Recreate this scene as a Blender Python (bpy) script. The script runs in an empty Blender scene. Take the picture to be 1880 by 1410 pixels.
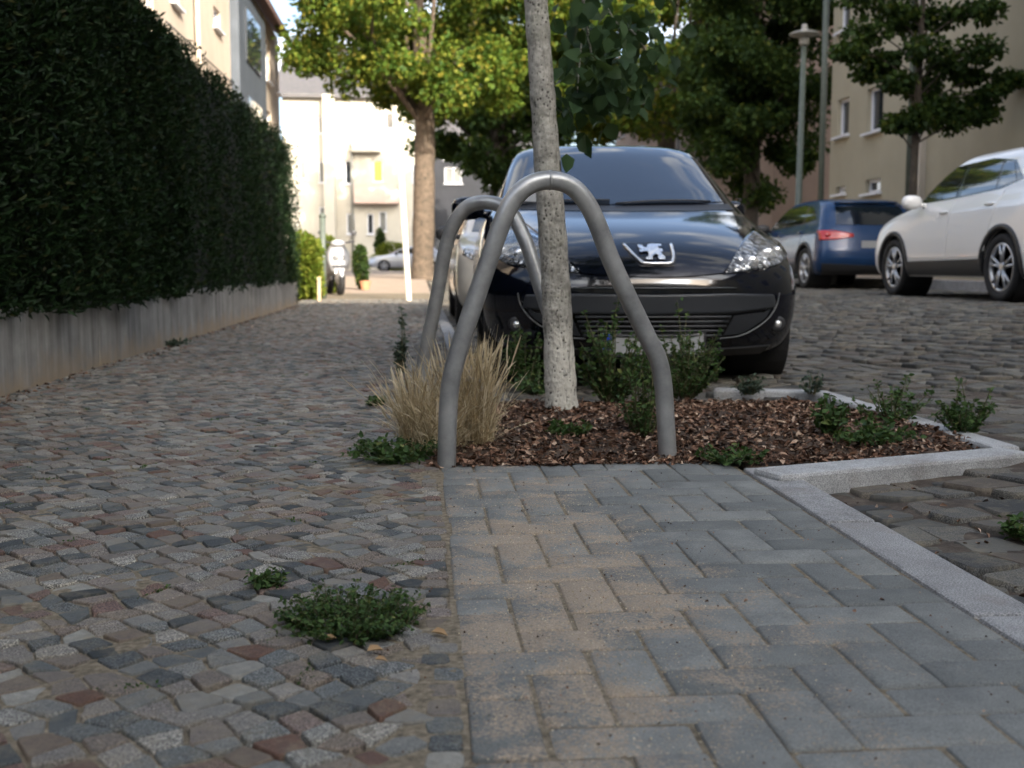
import bpy, bmesh, math, random
import numpy as np
from mathutils import Vector, Matrix
R = math.radians
rng = np.random.default_rng(7)
random.seed(7)
scene = bpy.context.scene
COL = scene.collection

# ------------------------------------------------------------------ camera
F = 2100.0
PITCH, YAW = math.atan(215 / F), math.atan(0.0805)
CAMZ = 0.6
cp, sp, ca, sa = math.cos(PITCH), math.sin(PITCH), math.cos(YAW), math.sin(YAW)
FW = np.array([sa * cp, ca * cp, -sp]); RT = np.array([ca, -sa, 0]); UP = np.array([sa * sp, ca * sp, cp])
def ray(px, py): return FW + (px - 940) / F * RT + (705 - py) / F * UP
def gp(px, py, z=0.0):
    r = ray(px, py); t = (z - CAMZ) / r[2]; return Vector((r[0] * t, r[1] * t, z))
def pY(px, py, Y):
    r = ray(px, py); t = Y / r[1]; return Vector((r[0] * t, Y, CAMZ + r[2] * t))
cd = bpy.data.cameras.new('camera'); cam = bpy.data.objects.new('camera', cd); COL.objects.link(cam)
cam.location = (0, 0, CAMZ); cam.rotation_euler = (math.pi / 2 - PITCH, 0, -YAW)
cd.sensor_width = 36; cd.lens = F / 1880 * 36; cd.clip_end = 2000; cd.clip_start = 0.05
cd.dof.use_dof = True; cd.dof.focus_distance = 2.75; cd.dof.aperture_fstop = 4.8; cd.dof.aperture_blades = 9
scene.camera = cam

# ------------------------------------------------------------------ helpers
def tag(o, label=None, cat=None, group=None, kind=None):
    if label: o['label'] = label
    if cat: o['category'] = cat
    if group: o['group'] = group
    if kind: o['kind'] = kind
    return o
def empty(name, loc, rz=0):
    o = bpy.data.objects.new(name, None); COL.objects.link(o)
    o.location = loc; o.rotation_euler = (0, 0, rz); o.empty_display_size = 0.2
    return o
def link_mesh(name, me, mats, parent=None, smooth=False):
    if not isinstance(mats, (list, tuple)): mats = [mats]
    for m in mats: me.materials.append(m)
    if smooth: me.polygons.foreach_set('use_smooth', [True] * len(me.polygons))
    o = bpy.data.objects.new(name, me); COL.objects.link(o)
    if parent: o.parent = parent
    return o
def np_mesh(name, V, faces):
    """faces: list of 2-D int arrays (one per polygon size)"""
    me = bpy.data.meshes.new(name)
    V = np.asarray(V, dtype=np.float32)
    me.vertices.add(len(V)); me.vertices.foreach_set('co', V.ravel())
    loops = np.concatenate([f.ravel() for f in faces]).astype(np.int32)
    tot = np.concatenate([np.full(len(f), f.shape[1], dtype=np.int32) for f in faces])
    start = np.concatenate([[0], np.cumsum(tot)[:-1]]).astype(np.int32)
    me.loops.add(len(loops)); me.loops.foreach_set('vertex_index', loops)
    me.polygons.add(len(tot)); me.polygons.foreach_set('loop_start', start); me.polygons.foreach_set('loop_total', tot)
    me.update(calc_edges=True)
    return me

class MB:
    def __init__(s): s.v = []; s.f = []; s.m = []
    def add(s, vs, fs, m=0):
        b = len(s.v); s.v += [tuple(v) for v in vs]
        for f in fs: s.f.append([b + i for i in f]); s.m.append(m)
        return s
    def box(s, c, d, rz=0, m=0, rx=0, ry=0):
        M_ = Matrix.Rotation(rz, 3, 'Z') @ Matrix.Rotation(ry, 3, 'Y') @ Matrix.Rotation(rx, 3, 'X')
        vs = []
        for z in (-.5, .5):
            for x, y in ((-.5, -.5), (.5, -.5), (.5, .5), (-.5, .5)):
                vs.append(Vector(c) + M_ @ Vector((x * d[0], y * d[1], z * d[2])))
        return s.add(vs, [(3, 2, 1, 0), (4, 5, 6, 7), (0, 1, 5, 4), (1, 2, 6, 5), (2, 3, 7, 6), (3, 0, 4, 7)], m)
    def tube(s, pts, rad, n=10, m=0, cap=True, squash=1.0):
        pts = [Vector(p) for p in pts]
        if not hasattr(rad, '__len__'): rad = [rad] * len(pts)
        t0 = (pts[1] - pts[0]).normalized()
        ref = Vector((0, 0, 1)) if abs(t0.z) < .9 else Vector((1, 0, 0))
        nrm = t0.cross(ref).normalized(); vs = []
        for i, p in enumerate(pts):
            a = pts[max(0, i - 1)]; b = pts[min(len(pts) - 1, i + 1)]
            t = (b - a).normalized(); nrm = (nrm - t * nrm.dot(t)).normalized(); bn = t.cross(nrm)
            for k in range(n):
                th = 2 * math.pi * k / n
                vs.append(p + nrm * math.cos(th) * rad[i] + bn * math.sin(th) * rad[i] * squash)
        fs = []
        for i in range(len(pts) - 1):
            for k in range(n):
                k2 = (k + 1) % n
                fs.append((i * n + k, i * n + k2, (i + 1) * n + k2, (i + 1) * n + k))
        if cap:
            fs.append(tuple(reversed(range(n)))); fs.append(tuple((len(pts) - 1) * n + k for k in range(n)))
        return s.add(vs, fs, m)
    def lathe(s, prof, c, axis='Z', n=24, m=0, cap=True):
        """prof: list of (radius, along)"""
        vs = []
        for r, h in prof:
            for k in range(n):
                th = 2 * math.pi * k / n; a, b = r * math.cos(th), r * math.sin(th)
                p = (a, b, h) if axis == 'Z' else ((h, a, b) if axis == 'X' else (b, h, a))
                vs.append(Vector(c) + Vector(p))
        fs = []
        for i in range(len(prof) - 1):
            for k in range(n):
                k2 = (k + 1) % n; fs.append((i * n + k, i * n + k2, (i + 1) * n + k2, (i + 1) * n + k))
        if cap:
            fs.append(tuple(reversed(range(n)))); fs.append(tuple((len(prof) - 1) * n + k for k in range(n)))
        return s.add(vs, fs, m)
    def ellipsoid(s, c, r, nu=16, nv=10, m=0, p=1.0, rz=0):
        vs = []; sg = lambda a: math.copysign(abs(a) ** p, a); M_ = Matrix.Rotation(rz, 3, 'Z')
        for j in range(nv + 1):
            ph = -math.pi / 2 + math.pi * j / nv
            for i in range(nu):
                th = 2 * math.pi * i / nu
                vs.append(Vector(c) + M_ @ Vector((r[0] * sg(math.cos(ph)) * sg(math.cos(th)), r[1] * sg(math.cos(ph)) * sg(math.sin(th)), r[2] * sg(math.sin(ph)))))
        fs = []
        for j in range(nv):
            for i in range(nu):
                i2 = (i + 1) % nu; fs.append((j * nu + i, j * nu + i2, (j + 1) * nu + i2, (j + 1) * nu + i))
        return s.add(vs, fs, m)
    def prism(s, poly, off, m=0):
        """poly: list of 3-D points (front face), extruded by vector off"""
        n = len(poly); P = [Vector(p) for p in poly]; Q = [p + Vector(off) for p in P]
        fs = [tuple(range(n)), tuple(reversed(range(n, 2 * n)))] + [(i, n + i, n + (i + 1) % n, (i + 1) % n) for i in range(n)]
        return s.add(P + Q, fs, m)
    def to(s, name, mats, parent=None, smooth=False, bevel=0, fix=True):
        me = bpy.data.meshes.new(name); me.from_pydata(s.v, [], s.f)
        me.polygons.foreach_set('material_index', s.m)
        if fix:
            bm = bmesh.new(); bm.from_mesh(me); bmesh.ops.recalc_face_normals(bm, faces=bm.faces); bm.to_mesh(me); bm.free()
        me.update()
        o = link_mesh(name, me, mats, parent, smooth)
        if bevel:
            b = o.modifiers.new('bevel', 'BEVEL'); b.width = bevel; b.segments = 2; b.limit_method = 'ANGLE'; b.angle_limit = R(40)
        if smooth and bevel == 0:
            pass
        return o

def smooth_path(pts, k=8):
    P = [Vector(p) for p in pts]; out = []
    for i in range(len(P) - 1):
        p0 = P[max(0, i - 1)]; p1 = P[i]; p2 = P[i + 1]; p3 = P[min(len(P) - 1, i + 2)]
        for j in range(k):
            t = j / k
            out.append(0.5 * ((2 * p1) + (p2 - p0) * t + (2 * p0 - 5 * p1 + 4 * p2 - p3) * t * t + (3 * p1 - p0 - 3 * p2 + p3) * t ** 3))
    out.append(P[-1]); return out

# ------------------------------------------------------------------ materials
def nodes_of(name):
    m = bpy.data.materials.new(name); m.use_nodes = True; nt = m.node_tree
    return m, nt, nt.nodes['Principled BSDF']
def nd(nt, t, **kw):
    n = nt.nodes.new(t)
    for k, v in kw.items():
        if k in n.inputs: n.inputs[k].default_value = v
        else: setattr(n, k, v)
    return n
def c4(c): return (c[0], c[1], c[2], 1)
def ramp(nt, fac, stops, interp='LINEAR'):
    r = nt.nodes.new('ShaderNodeValToRGB'); r.color_ramp.interpolation = interp
    e = r.color_ramp.elements
    while len(e) < len(stops): e.new(0.5)
    for i, (p, c) in enumerate(stops): e[i].position = p; e[i].color = c4(c) if len(c) == 3 else c
    nt.links.new(fac, r.inputs['Fac']); return r.outputs['Color']
def mixc(nt, fac, a, b, mode='MIX'):
    n = nt.nodes.new('ShaderNodeMix'); n.data_type = 'RGBA'; n.blend_type = mode
    for sock, v in ((n.inputs[0], fac), (n.inputs[6], a), (n.inputs[7], b)):
        if hasattr(v, 'is_output'): nt.links.new(v, sock)
        elif hasattr(v, '__len__'): sock.default_value = c4(v)
        else: sock.default_value = v
    return n.outputs[2]
def noise(nt, scale, detail=4, rough=.6, vec=None, dist=0):
    n = nd(nt, 'ShaderNodeTexNoise', Scale=scale, Detail=detail, Roughness=rough, Distortion=dist)
    if vec: nt.links.new(vec, n.inputs['Vector'])
    return n.outputs['Fac']
def objco(nt): return nd(nt, 'ShaderNodeTexCoord').outputs['Object']
def scaled(nt, vec, s):
    n = nd(nt, 'ShaderNodeMapping'); n.inputs['Scale'].default_value = s; nt.links.new(vec, n.inputs['Vector']); return n.outputs['Vector']
def bump(nt, bsdf, h, strength, dist=.01):
    b = nd(nt, 'ShaderNodeBump', Strength=strength, Distance=dist); nt.links.new(h, b.inputs['Height']); nt.links.new(b.outputs['Normal'], bsdf.inputs['Normal'])
def simple(name, col, rough=.6, metal=0, var=None, vscale=8, bmp=None, coat=0, spec=.5):
    m, nt, b = nodes_of(name); b.inputs['Roughness'].default_value = rough; b.inputs['Metallic'].default_value = metal
    b.inputs['Coat Weight'].default_value = coat; b.inputs['Coat Roughness'].default_value = .03; b.inputs['Specular IOR Level'].default_value = spec
    co = objco(nt)
    if var is not None:
        f = noise(nt, vscale, 6, .65, co)
        nt.links.new(ramp(nt, f, [(.3, col), (.7, var)]), b.inputs['Base Color'])
    else: b.inputs['Base Color'].default_value = c4(col)
    if bmp: bump(nt, b, noise(nt, bmp[0], 5, .6, co), bmp[1], bmp[2] if len(bmp) > 2 else .01)
    return m
def island(nt): return nd(nt, 'ShaderNodeNewGeometry').outputs['Random Per Island']
def leaf_mat(name, stops, trans=.35, rough=.5, tcol=None):
    m, nt, b = nodes_of(name); r = island(nt); col = ramp(nt, r, stops)
    nt.links.new(col, b.inputs['Base Color']); b.inputs['Roughness'].default_value = rough
    b.inputs['Specular IOR Level'].default_value = .12
    t = nd(nt, 'ShaderNodeBsdfTranslucent'); mx = nd(nt, 'ShaderNodeMixShader'); mx.inputs[0].default_value = trans
    bright = mixc(nt, .65, col, tcol or (.26, .30, .02)); nt.links.new(bright, t.inputs['Color'])
    nt.links.new(b.outputs[0], mx.inputs[1]); nt.links.new(t.outputs[0], mx.inputs[2])
    nt.links.new(mx.outputs[0], nt.nodes['Material Output'].inputs['Surface']); return m
def stone_mat(name, stops, rough=.75, speck=.5, bstr=.5):
    m, nt, b = nodes_of(name); r = island(nt); co = objco(nt); b.inputs['Specular IOR Level'].default_value = .22
    base = ramp(nt, r, stops)
    f1 = noise(nt, 330, 2, .6, co); f2 = noise(nt, 60, 4, .6, co); f3 = noise(nt, 1.3, 3, .6, co)
    mul = nd(nt, 'ShaderNodeMath', operation='MULTIPLY'); mul.inputs[1].default_value = 7.31; nt.links.new(r, mul.inputs[0])
    fr = nd(nt, 'ShaderNodeMath', operation='FRACT'); nt.links.new(mul.outputs[0], fr.inputs[0])
    amt = nd(nt, 'ShaderNodeMath', operation='MULTIPLY'); nt.links.new(fr.outputs[0], amt.inputs[0]); amt.inputs[1].default_value = speck
    sp_ = ramp(nt, f1, [(.36, (.25, .26, .28)), (.5, (.9, .9, .92)), (.62, (2.4, 2.35, 2.3))])
    c = mixc(nt, amt.outputs[0], base, mixc(nt, 1.0, base, sp_, 'MULTIPLY'))
    c = mixc(nt, .6, c, ramp(nt, f2, [(.3, (.55, .55, .58)), (.7, (1.35, 1.33, 1.3))]), 'MULTIPLY')
    dust = ramp(nt, noise(nt, 14, 8, .8, co), [(.48, (0, 0, 0)), (.72, (.7, .7, .7))])
    c = mixc(nt, dust, c, (.24, .20, .15))
    c = mixc(nt, .6, c, ramp(nt, f3, [(.3, (.75, .76, .8)), (.7, (1.2, 1.18, 1.15))]), 'MULTIPLY')
    c = mixc(nt, 1.0, c, (.97, 1.0, .93), 'MULTIPLY')
    nt.links.new(c, b.inputs['Base Color'])
    rr = ramp(nt, f2, [(.3, (rough - .15,) * 3), (.7, (rough + .12,) * 3)]); nt.links.new(rr, b.inputs['Roughness'])
    bump(nt, b, mixc(nt, .5, f1, f2), bstr, .003); return m

MAT = {}
MAT['cobble'] = stone_mat('cobble_stone', [(0, (.04, .045, .05)), (.07, (.07, .076, .083)), (.22, (.125, .132, .138)), (.40, (.20, .195, .19)), (.54, (.165, .145, .138)), (.70, (.15, .118, .10)), (.84, (.27, .262, .25)), (.93, (.13, .085, .078)), (1, (.125, .072, .055))], .75, 1.0)
MAT['road_stone'] = stone_mat('road_stone', [(0, (.05, .05, .052)), (.3, (.085, .082, .08)), (.6, (.125, .118, .11)), (.85, (.095, .078, .068)), (1, (.16, .155, .145))], .72, .9, .8)
MAT['sand'] = simple('joint_sand', (.085, .072, .052), .95, spec=.1, var=(.33, .28, .205), vscale=70, bmp=(260, .8, .004))
def road_dirt():
    m, nt, b = nodes_of('road_dirt'); co = objco(nt)
    c = ramp(nt, noise(nt, 14, 7, .7, co), [(.3, (.035, .027, .022)), (.5, (.085, .066, .05)), (.72, (.16, .13, .10))])
    nt.links.new(c, b.inputs['Base Color']); b.inputs['Roughness'].default_value = .95
    bump(nt, b, noise(nt, 90, 6, .7, co), .9, .01); return m
MAT['dirt'] = road_dirt()
def paver_mat():
    m, nt, b = nodes_of('paver_concrete'); co = objco(nt); r = island(nt); b.inputs['Specular IOR Level'].default_value = .25
    base = ramp(nt, r, [(0, (.16, .165, .168)), (.5, (.20, .203, .206)), (1, (.235, .237, .238))])
    base = mixc(nt, .7, base, ramp(nt, noise(nt, 330, 3, .7, co), [(.33, (.55, .55, .57)), (.66, (1.4, 1.4, 1.4))]), 'MULTIPLY')
    base = mixc(nt, .7, base, ramp(nt, noise(nt, 11, 5, .65, co), [(.3, (.7, .7, .72)), (.7, (1.25, 1.24, 1.22))]), 'MULTIPLY')
    sep = nd(nt, 'ShaderNodeSeparateXYZ'); nt.links.new(co, sep.inputs[0])
    # a drift of sand lies along the middle of the path
    def mth(op, a, bb):
        n = nd(nt, 'ShaderNodeMath', operation=op)
        for i, v in enumerate((a, bb)):
            if hasattr(v, 'is_output'): nt.links.new(v, n.inputs[i])
            else: n.inputs[i].default_value = v
        return n.outputs[0]
    d = mth('ABSOLUTE', mth('SUBTRACT', sep.outputs['X'], .27), 0)
    band = mth('SUBTRACT', .32, mth('MULTIPLY', d, 1.25))
    e = mth('SUBTRACT', .18, mth('MULTIPLY', mth('ABSOLUTE', mth('SUBTRACT', sep.outputs['Y'], 2.05), 0), .22))
    big = noise(nt, 4.5, 9, .72, co, .9); fine = noise(nt, 160, 3, .8, co)
    tot = mth('ADD', mth('ADD', band, e), mth('ADD', mth('MULTIPLY', mth('SUBTRACT', big, .56), 2.6), mth('MULTIPLY', mth('SUBTRACT', fine, .5), 2.0)))
    mask = ramp(nt, tot, [(.0, (0, 0, 0)), (.26, (.95, .95, .95))])
    sandc = ramp(nt, noise(nt, 300, 3, .8, co), [(.3, (.19, .15, .11)), (.5, (.34, .275, .205)), (.7, (.52, .44, .345))])
    base = mixc(nt, 1.0, base, (.97, 1.0, .94), 'MULTIPLY')
    c = mixc(nt, mask, base, sandc)
    nt.links.new(c, b.inputs['Base Color']); b.inputs['Roughness'].default_value = .8
    bump(nt, b, noise(nt, 260, 4, .7, co), .6, .0025); return m
MAT['paver'] = paver_mat()
def granite(name, a, b_, warm=.0):
    m, nt, b = nodes_of(name); co = objco(nt)
    c = ramp(nt, noise(nt, 300, 3, .6, co), [(.34, a), (.5, tuple((x + y) / 2 for x, y in zip(a, b_))), (.62, b_)])
    c = mixc(nt, .8, c, ramp(nt, noise(nt, 7, 6, .7, co), [(.3, (.62, .6, .58)), (.7, (1.2, 1.2, 1.2))]), 'MULTIPLY')
    c = mixc(nt, ramp(nt, noise(nt, 5, 6, .7, co), [(.55, (0, 0, 0)), (.75, (.6, .6, .6))]), c, (.2, .165, .13))
    nt.links.new(c, b.inputs['Base Color']); b.inputs['Roughness'].default_value = .8
    bump(nt, b, noise(nt, 200, 4, .7, co), .6, .003); return m
MAT['kerb'] = granite('kerb_granite', (.13, .135, .14), (.44, .44, .435))
MAT['kerb_white'] = granite('bed_kerb_granite', (.22, .23, .235), (.56, .57, .57))
def wall_mat():
    m, nt, b = nodes_of('low_wall_concrete'); co = objco(nt)
    base = ramp(nt, noise(nt, 6, 6, .65, co), [(.3, (.23, .225, .21)), (.7, (.36, .35, .33))])
    st = noise(nt, 1, 5, .7, scaled(nt, co, (9, 9, .5)))
    base = mixc(nt, .85, base, ramp(nt, st, [(.32, (.45, .44, .44)), (.6, (1.15, 1.15, 1.15))]), 'MULTIPLY')
    sep = nd(nt, 'ShaderNodeSeparateXYZ'); nt.links.new(co, sep.inputs[0])
    ad = nd(nt, 'ShaderNodeMath', operation='MULTIPLY_ADD'); nt.links.new(noise(nt, 4, 5, .7, co), ad.inputs[0]); ad.inputs[1].default_value = .45; nt.links.new(sep.outputs['Z'], ad.inputs[2])
    low = ramp(nt, ad.outputs[0], [(.22, (.85, .85, .85)), (.38, (0, 0, 0))])
    c = mixc(nt, low, base, (.34, .26, .175)); nt.links.new(c, b.inputs['Base Color']); b.inputs['Roughness'].default_value = .9
    bump(nt, b, noise(nt, 70, 5, .7, co), .5, .006); return m
MAT['low_wall'] = wall_mat()
MAT['soil'] = simple('bed_soil', (.05, .034, .024), .95, var=(.13, .09, .06), vscale=25, bmp=(60, 1, .02))
MAT['chip'] = leaf_mat('bark_chip', [(0, (.03, .02, .014)), (.35, (.085, .05, .034)), (.6, (.16, .09, .06)), (.82, (.30, .18, .12)), (1, (.52, .40, .30))], .0, .8)
MAT['dry_leaf'] = leaf_mat('dry_leaf', [(0, (.22, .12, .05)), (.5, (.38, .24, .12)), (1, (.55, .42, .28))], .15, .7, (.5, .35, .15))
MAT['straw'] = leaf_mat('straw', [(0, (.24, .18, .10)), (.25, (.46, .37, .22)), (.7, (.66, .56, .38)), (1, (.80, .73, .56))], .2, .7, (.6, .48, .28))
MAT['weed'] = leaf_mat('weed_leaf', [(0, (.03, .058, .022)), (.5, (.05, .095, .032)), (.9, (.085, .14, .045)), (1, (.16, .18, .06))], .2, .55, (.12, .2, .03))
MAT['weed_grey'] = leaf_mat('grey_weed_leaf', [(0, (.03, .05, .035)), (.6, (.06, .09, .065)), (1, (.10, .13, .095))], .2, .6, (.12, .17, .08))
MAT['stem'] = simple('weed_stem', (.06, .08, .03), .7, var=(.12, .10, .05), vscale=30)
MAT['bark'] = None
def bark_young():
    m, nt, b = nodes_of('young_bark'); co = objco(nt)
    c = ramp(nt, noise(nt, 22, 7, .7, co), [(.3, (.15, .145, .125)), (.52, (.31, .30, .265)), (.72, (.50, .48, .43))])
    sep = nd(nt, 'ShaderNodeSeparateXYZ'); nt.links.new(co, sep.inputs[0])
    ad = nd(nt, 'ShaderNodeMath', operation='MULTIPLY_ADD'); nt.links.new(noise(nt, 9, 4, .7, co), ad.inputs[0]); ad.inputs[1].default_value = .5; nt.links.new(sep.outputs['Z'], ad.inputs[2])
    paint = ramp(nt, ad.outputs[0], [(.50, (.8, .8, .8)), (.66, (0, 0, 0))])   # the foot is limewashed
    c = mixc(nt, paint, c, (.60, .58, .51))
    v = nd(nt, 'ShaderNodeTexVoronoi', Scale=1.0); nt.links.new(scaled(nt, co, (60, 60, 55)), v.inputs['Vector'])
    rn = noise(nt, 18, 3, .6, co)
    pit = nd(nt, 'ShaderNodeMath', operation='ADD'); nt.links.new(v.outputs['Distance'], pit.inputs[0]); nt.links.new(rn, pit.inputs[1])
    pits = ramp(nt, pit.outputs[0], [(.62, (.9, .9, .9)), (.76, (0, 0, 0))])
    c = mixc(nt, pits, c, (.035, .03, .025))
    g = ramp(nt, noise(nt, 5, 5, .6, co), [(.55, (0, 0, 0)), (.75, (.4, .4, .4))]); c = mixc(nt, g, c, (.16, .18, .11))
    nt.links.new(c, b.inputs['Base Color']); b.inputs['Roughness'].default_value = .85
    fis = noise(nt, 1, 6, .7, scaled(nt, co, (70, 70, 16)), .6); c = mixc(nt, ramp(nt, fis, [(.36, (.75, .75, .75)), (.46, (0, 0, 0))]), c, (.09, .085, .07)); nt.links.new(c, b.inputs['Base Color'])
    bump(nt, b, mixc(nt, .5, fis, v.outputs['Distance']), .9, .008); return m
MAT['bark'] = bark_young()
MAT['bark_old'] = simple('old_bark', (.05, .039, .029), .9, var=(.15, .112, .08), vscale=7, bmp=(25, 1, .05))
MAT['bark_dark'] = simple('dark_bark', (.03, .025, .02), .9, var=(.08, .065, .05), vscale=9, bmp=(25, 1, .03))
MAT['steel'] = simple('galvanised_steel', (.24, .25, .255), .36, .5, var=(.46, .47, .47), vscale=9, bmp=(60, .3, .003))
MAT['leaf_sun'] = leaf_mat('sunlit_linden_leaf', [(0, (.022, .052, .010)), (.4, (.050, .088, .013)), (.8, (.10, .128, .017)), (1, (.18, .155, .025))], .32, .55, (.17, .24, .02))  # lighter, yellower copy of the leaf colours, painted for sunlit crowns
MAT['leaf_dark'] = leaf_mat('shade_dark_leaf', [(0, (.012, .026, .009)), (.6, (.024, .048, .013)), (.93, (.045, .075, .016)), (1, (.10, .11, .02))], .25, .6, (.12, .18, .015))  # darker copy of the leaf colours, with the crowns' shade painted in
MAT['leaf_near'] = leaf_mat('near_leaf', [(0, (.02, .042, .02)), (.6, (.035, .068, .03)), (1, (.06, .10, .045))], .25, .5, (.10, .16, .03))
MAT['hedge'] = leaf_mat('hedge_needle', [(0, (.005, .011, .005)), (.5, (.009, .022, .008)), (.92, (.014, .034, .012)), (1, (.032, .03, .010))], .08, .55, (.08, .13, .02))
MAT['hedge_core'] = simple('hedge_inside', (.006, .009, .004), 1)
MAT['shrub_sun'] = leaf_mat('sunlit_shrub', [(0, (.06, .10, .015)), (.5, (.11, .16, .02)), (1, (.19, .20, .035))], .35, .5, (.3, .33, .03))
MAT['black_paint'] = simple('black_car_paint', (.0025, .0035, .008), .09, 0, coat=.15, spec=.5)
MAT['white_paint'] = simple('white_car_paint', (.82, .81, .79), .28, 0, coat=.7)
MAT['cream_paint'] = simple('pale_car_paint', (.42, .40, .36), .3, 0, coat=.7)
MAT['blue_paint'] = simple('blue_car_paint', (.008, .036, .105), .25, .1, coat=.3)
MAT['silver_paint'] = simple('silver_car_paint', (.42, .45, .50), .3, .5, coat=.8)
MAT['glass'] = simple('tinted_car_glass', (.008, .012, .018), .03, 0, spec=.6, coat=.2)
MAT['glass'].node_tree.nodes['Principled BSDF'].inputs['IOR'].default_value = 1.75
MAT['glass_side'] = simple('dark_side_glass', (.012, .014, .015), .04, 0, spec=.7, coat=.3)
MAT['plastic'] = simple('black_plastic', (.018, .019, .021), .5, var=(.026, .027, .03), vscale=40)
MAT['plastic_grey'] = simple('grey_plastic', (.028, .031, .036), .38)
MAT['gloss_black'] = simple('gloss_black', (.004, .004, .005), .12, coat=.5)
MAT['chrome'] = simple('chrome', (.88, .89, .9), .2, .75)
MAT['alloy'] = simple('alloy_rim', (.55, .56, .58), .28, .85)
MAT['plastic_trim'] = simple('satin_trim', (.12, .125, .13), .35, .5)
MAT['tyre'] = simple('tyre_rubber', (.012, .012, .013), .8, bmp=(60, .3))
MAT['red_lamp'] = simple('red_lamp_lens', (.42, .02, .018), .15, coat=.6)
MAT['amber'] = simple('amber_lens', (.5, .2, .03), .2)
MAT['plate'] = simple('plate_white', (.30, .31, .315), .5)
MAT['plate_blue'] = simple('plate_blue', (.01, .04, .32), .4)
MAT['rust'] = simple('rust_red', (.15, .05, .03), .8, var=(.25, .10, .06))
def lamp_reflector():
    m, nt, b = nodes_of('lamp_reflector'); co = objco(nt)
    v = nd(nt, 'ShaderNodeTexVoronoi', Scale=26.0); nt.links.new(co, v.inputs['Vector'])
    c = ramp(nt, noise(nt, 30, 3, .6, co), [(.36, (.10, .11, .12)), (.55, (.6, .62, .64)), (.75, (.9, .9, .9))])
    nt.links.new(c, b.inputs['Base Color']); b.inputs['Metallic'].default_value = .7; b.inputs['Roughness'].default_value = .25
    bump(nt, b, v.outputs['Distance'], .9, .03); return m
MAT['reflector'] = lamp_reflector()
def clear_glass():
    m, nt, b = nodes_of('clear_lamp_glass'); g = nd(nt, 'ShaderNodeBsdfGlossy'); g.inputs['Roughness'].default_value = .02
    t = nd(nt, 'ShaderNodeBsdfTransparent'); fr = nd(nt, 'ShaderNodeFresnel', IOR=1.5); mx = nd(nt, 'ShaderNodeMixShader')
    nt.links.new(fr.outputs[0], mx.inputs[0]); nt.links.new(t.outputs[0], mx.inputs[1]); nt.links.new(g.outputs[0], mx.inputs[2])
    nt.links.new(mx.outputs[0], nt.nodes['Material Output'].inputs['Surface']); return m
MAT['lens'] = clear_glass()
MAT['plaster_white'] = simple('white_plaster', (.40, .375, .31), .9, var=(.48, .45, .375), vscale=.6, bmp=(30, .2))
MAT['plaster_cream'] = simple('cream_plaster', (.36, .30, .235), .9, var=(.45, .38, .30), vscale=.8, bmp=(30, .2))
MAT['plaster_tan'] = simple('tan_plaster', (.30, .275, .20), .92, var=(.37, .34, .255), vscale=.5, bmp=(40, .3))
MAT['plaster_pink'] = simple('pink_plaster', (.27, .20, .165), .92, var=(.34, .26, .215), vscale=.5, bmp=(40, .3))
MAT['plaster_grey'] = simple('grey_plaster', (.016, .018, .022), .92, var=(.026, .028, .034), vscale=.8)
MAT['plaster_light'] = simple('light_strip_plaster', (.42, .38, .32), .92, var=(.48, .44, .38), vscale=1)
MAT['bay_shade'] = simple('shaded_bay_panel', (.035, .045, .058), .7, var=(.055, .068, .085), vscale=2)  # dark blue-grey stands for shade on the bay, painted into its colour
MAT['balcony'] = simple('balcony_parapet', (.50, .36, .30), .9, var=(.58, .44, .36), vscale=2)
MAT['roof'] = simple('roof_tile', (.055, .03, .025), .8, var=(.12, .06, .045), vscale=5, bmp=(12, .8, .05))
MAT['roof_grey'] = simple('roof_slate', (.05, .05, .055), .8, var=(.09, .085, .085), vscale=5)
MAT['white_frame'] = simple('white_window_frame', (.62, .64, .68), .5)
MAT['pane'] = simple('window_pane', (.02, .024, .03), .05, spec=.8)
MAT['pane_pale'] = simple('pale_pane', (.13, .135, .13), .2, var=(.20, .20, .18), vscale=2)  # pale pane colour; on the grey house a reflection painted in
MAT['yellow_blind'] = simple('yellow_blind', (.62, .45, .08), .7)
MAT['orange'] = simple('orange_awning', (.55, .22, .05), .8)
MAT['plastic_lamp'] = simple('grey_lamp_enamel', (.20, .20, .18), .5, var=(.28, .28, .25), vscale=8)
MAT['wood'] = simple('pale_wood', (.45, .33, .2), .8, var=(.55, .42, .28), vscale=12)
MAT['green_paint'] = simple('grey_green_paint', (.075, .095, .078), .5, var=(.11, .13, .11), vscale=9)
MAT['post_white'] = simple('white_post_paint', (.70, .66, .55), .5, var=(.76, .72, .62), vscale=4)
MAT['ground'] = simple('ground_asphalt', (.10, .085, .07), .95, var=(.20, .165, .13), vscale=1.2, bmp=(40, .5))
MAT['sunny_paving'] = simple('sandy_paving', (.26, .20, .15), .95, var=(.38, .30, .23), vscale=3, bmp=(25, .6))
MAT['scooter_white'] = simple('scooter_white', (.40, .41, .43), .3, coat=.6)
MAT['scooter_dark'] = simple('scooter_dark', (.03, .03, .035), .5)
MAT['terracotta'] = simple('terracotta', (.42, .19, .10), .85, var=(.5, .25, .14), vscale=10)

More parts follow.
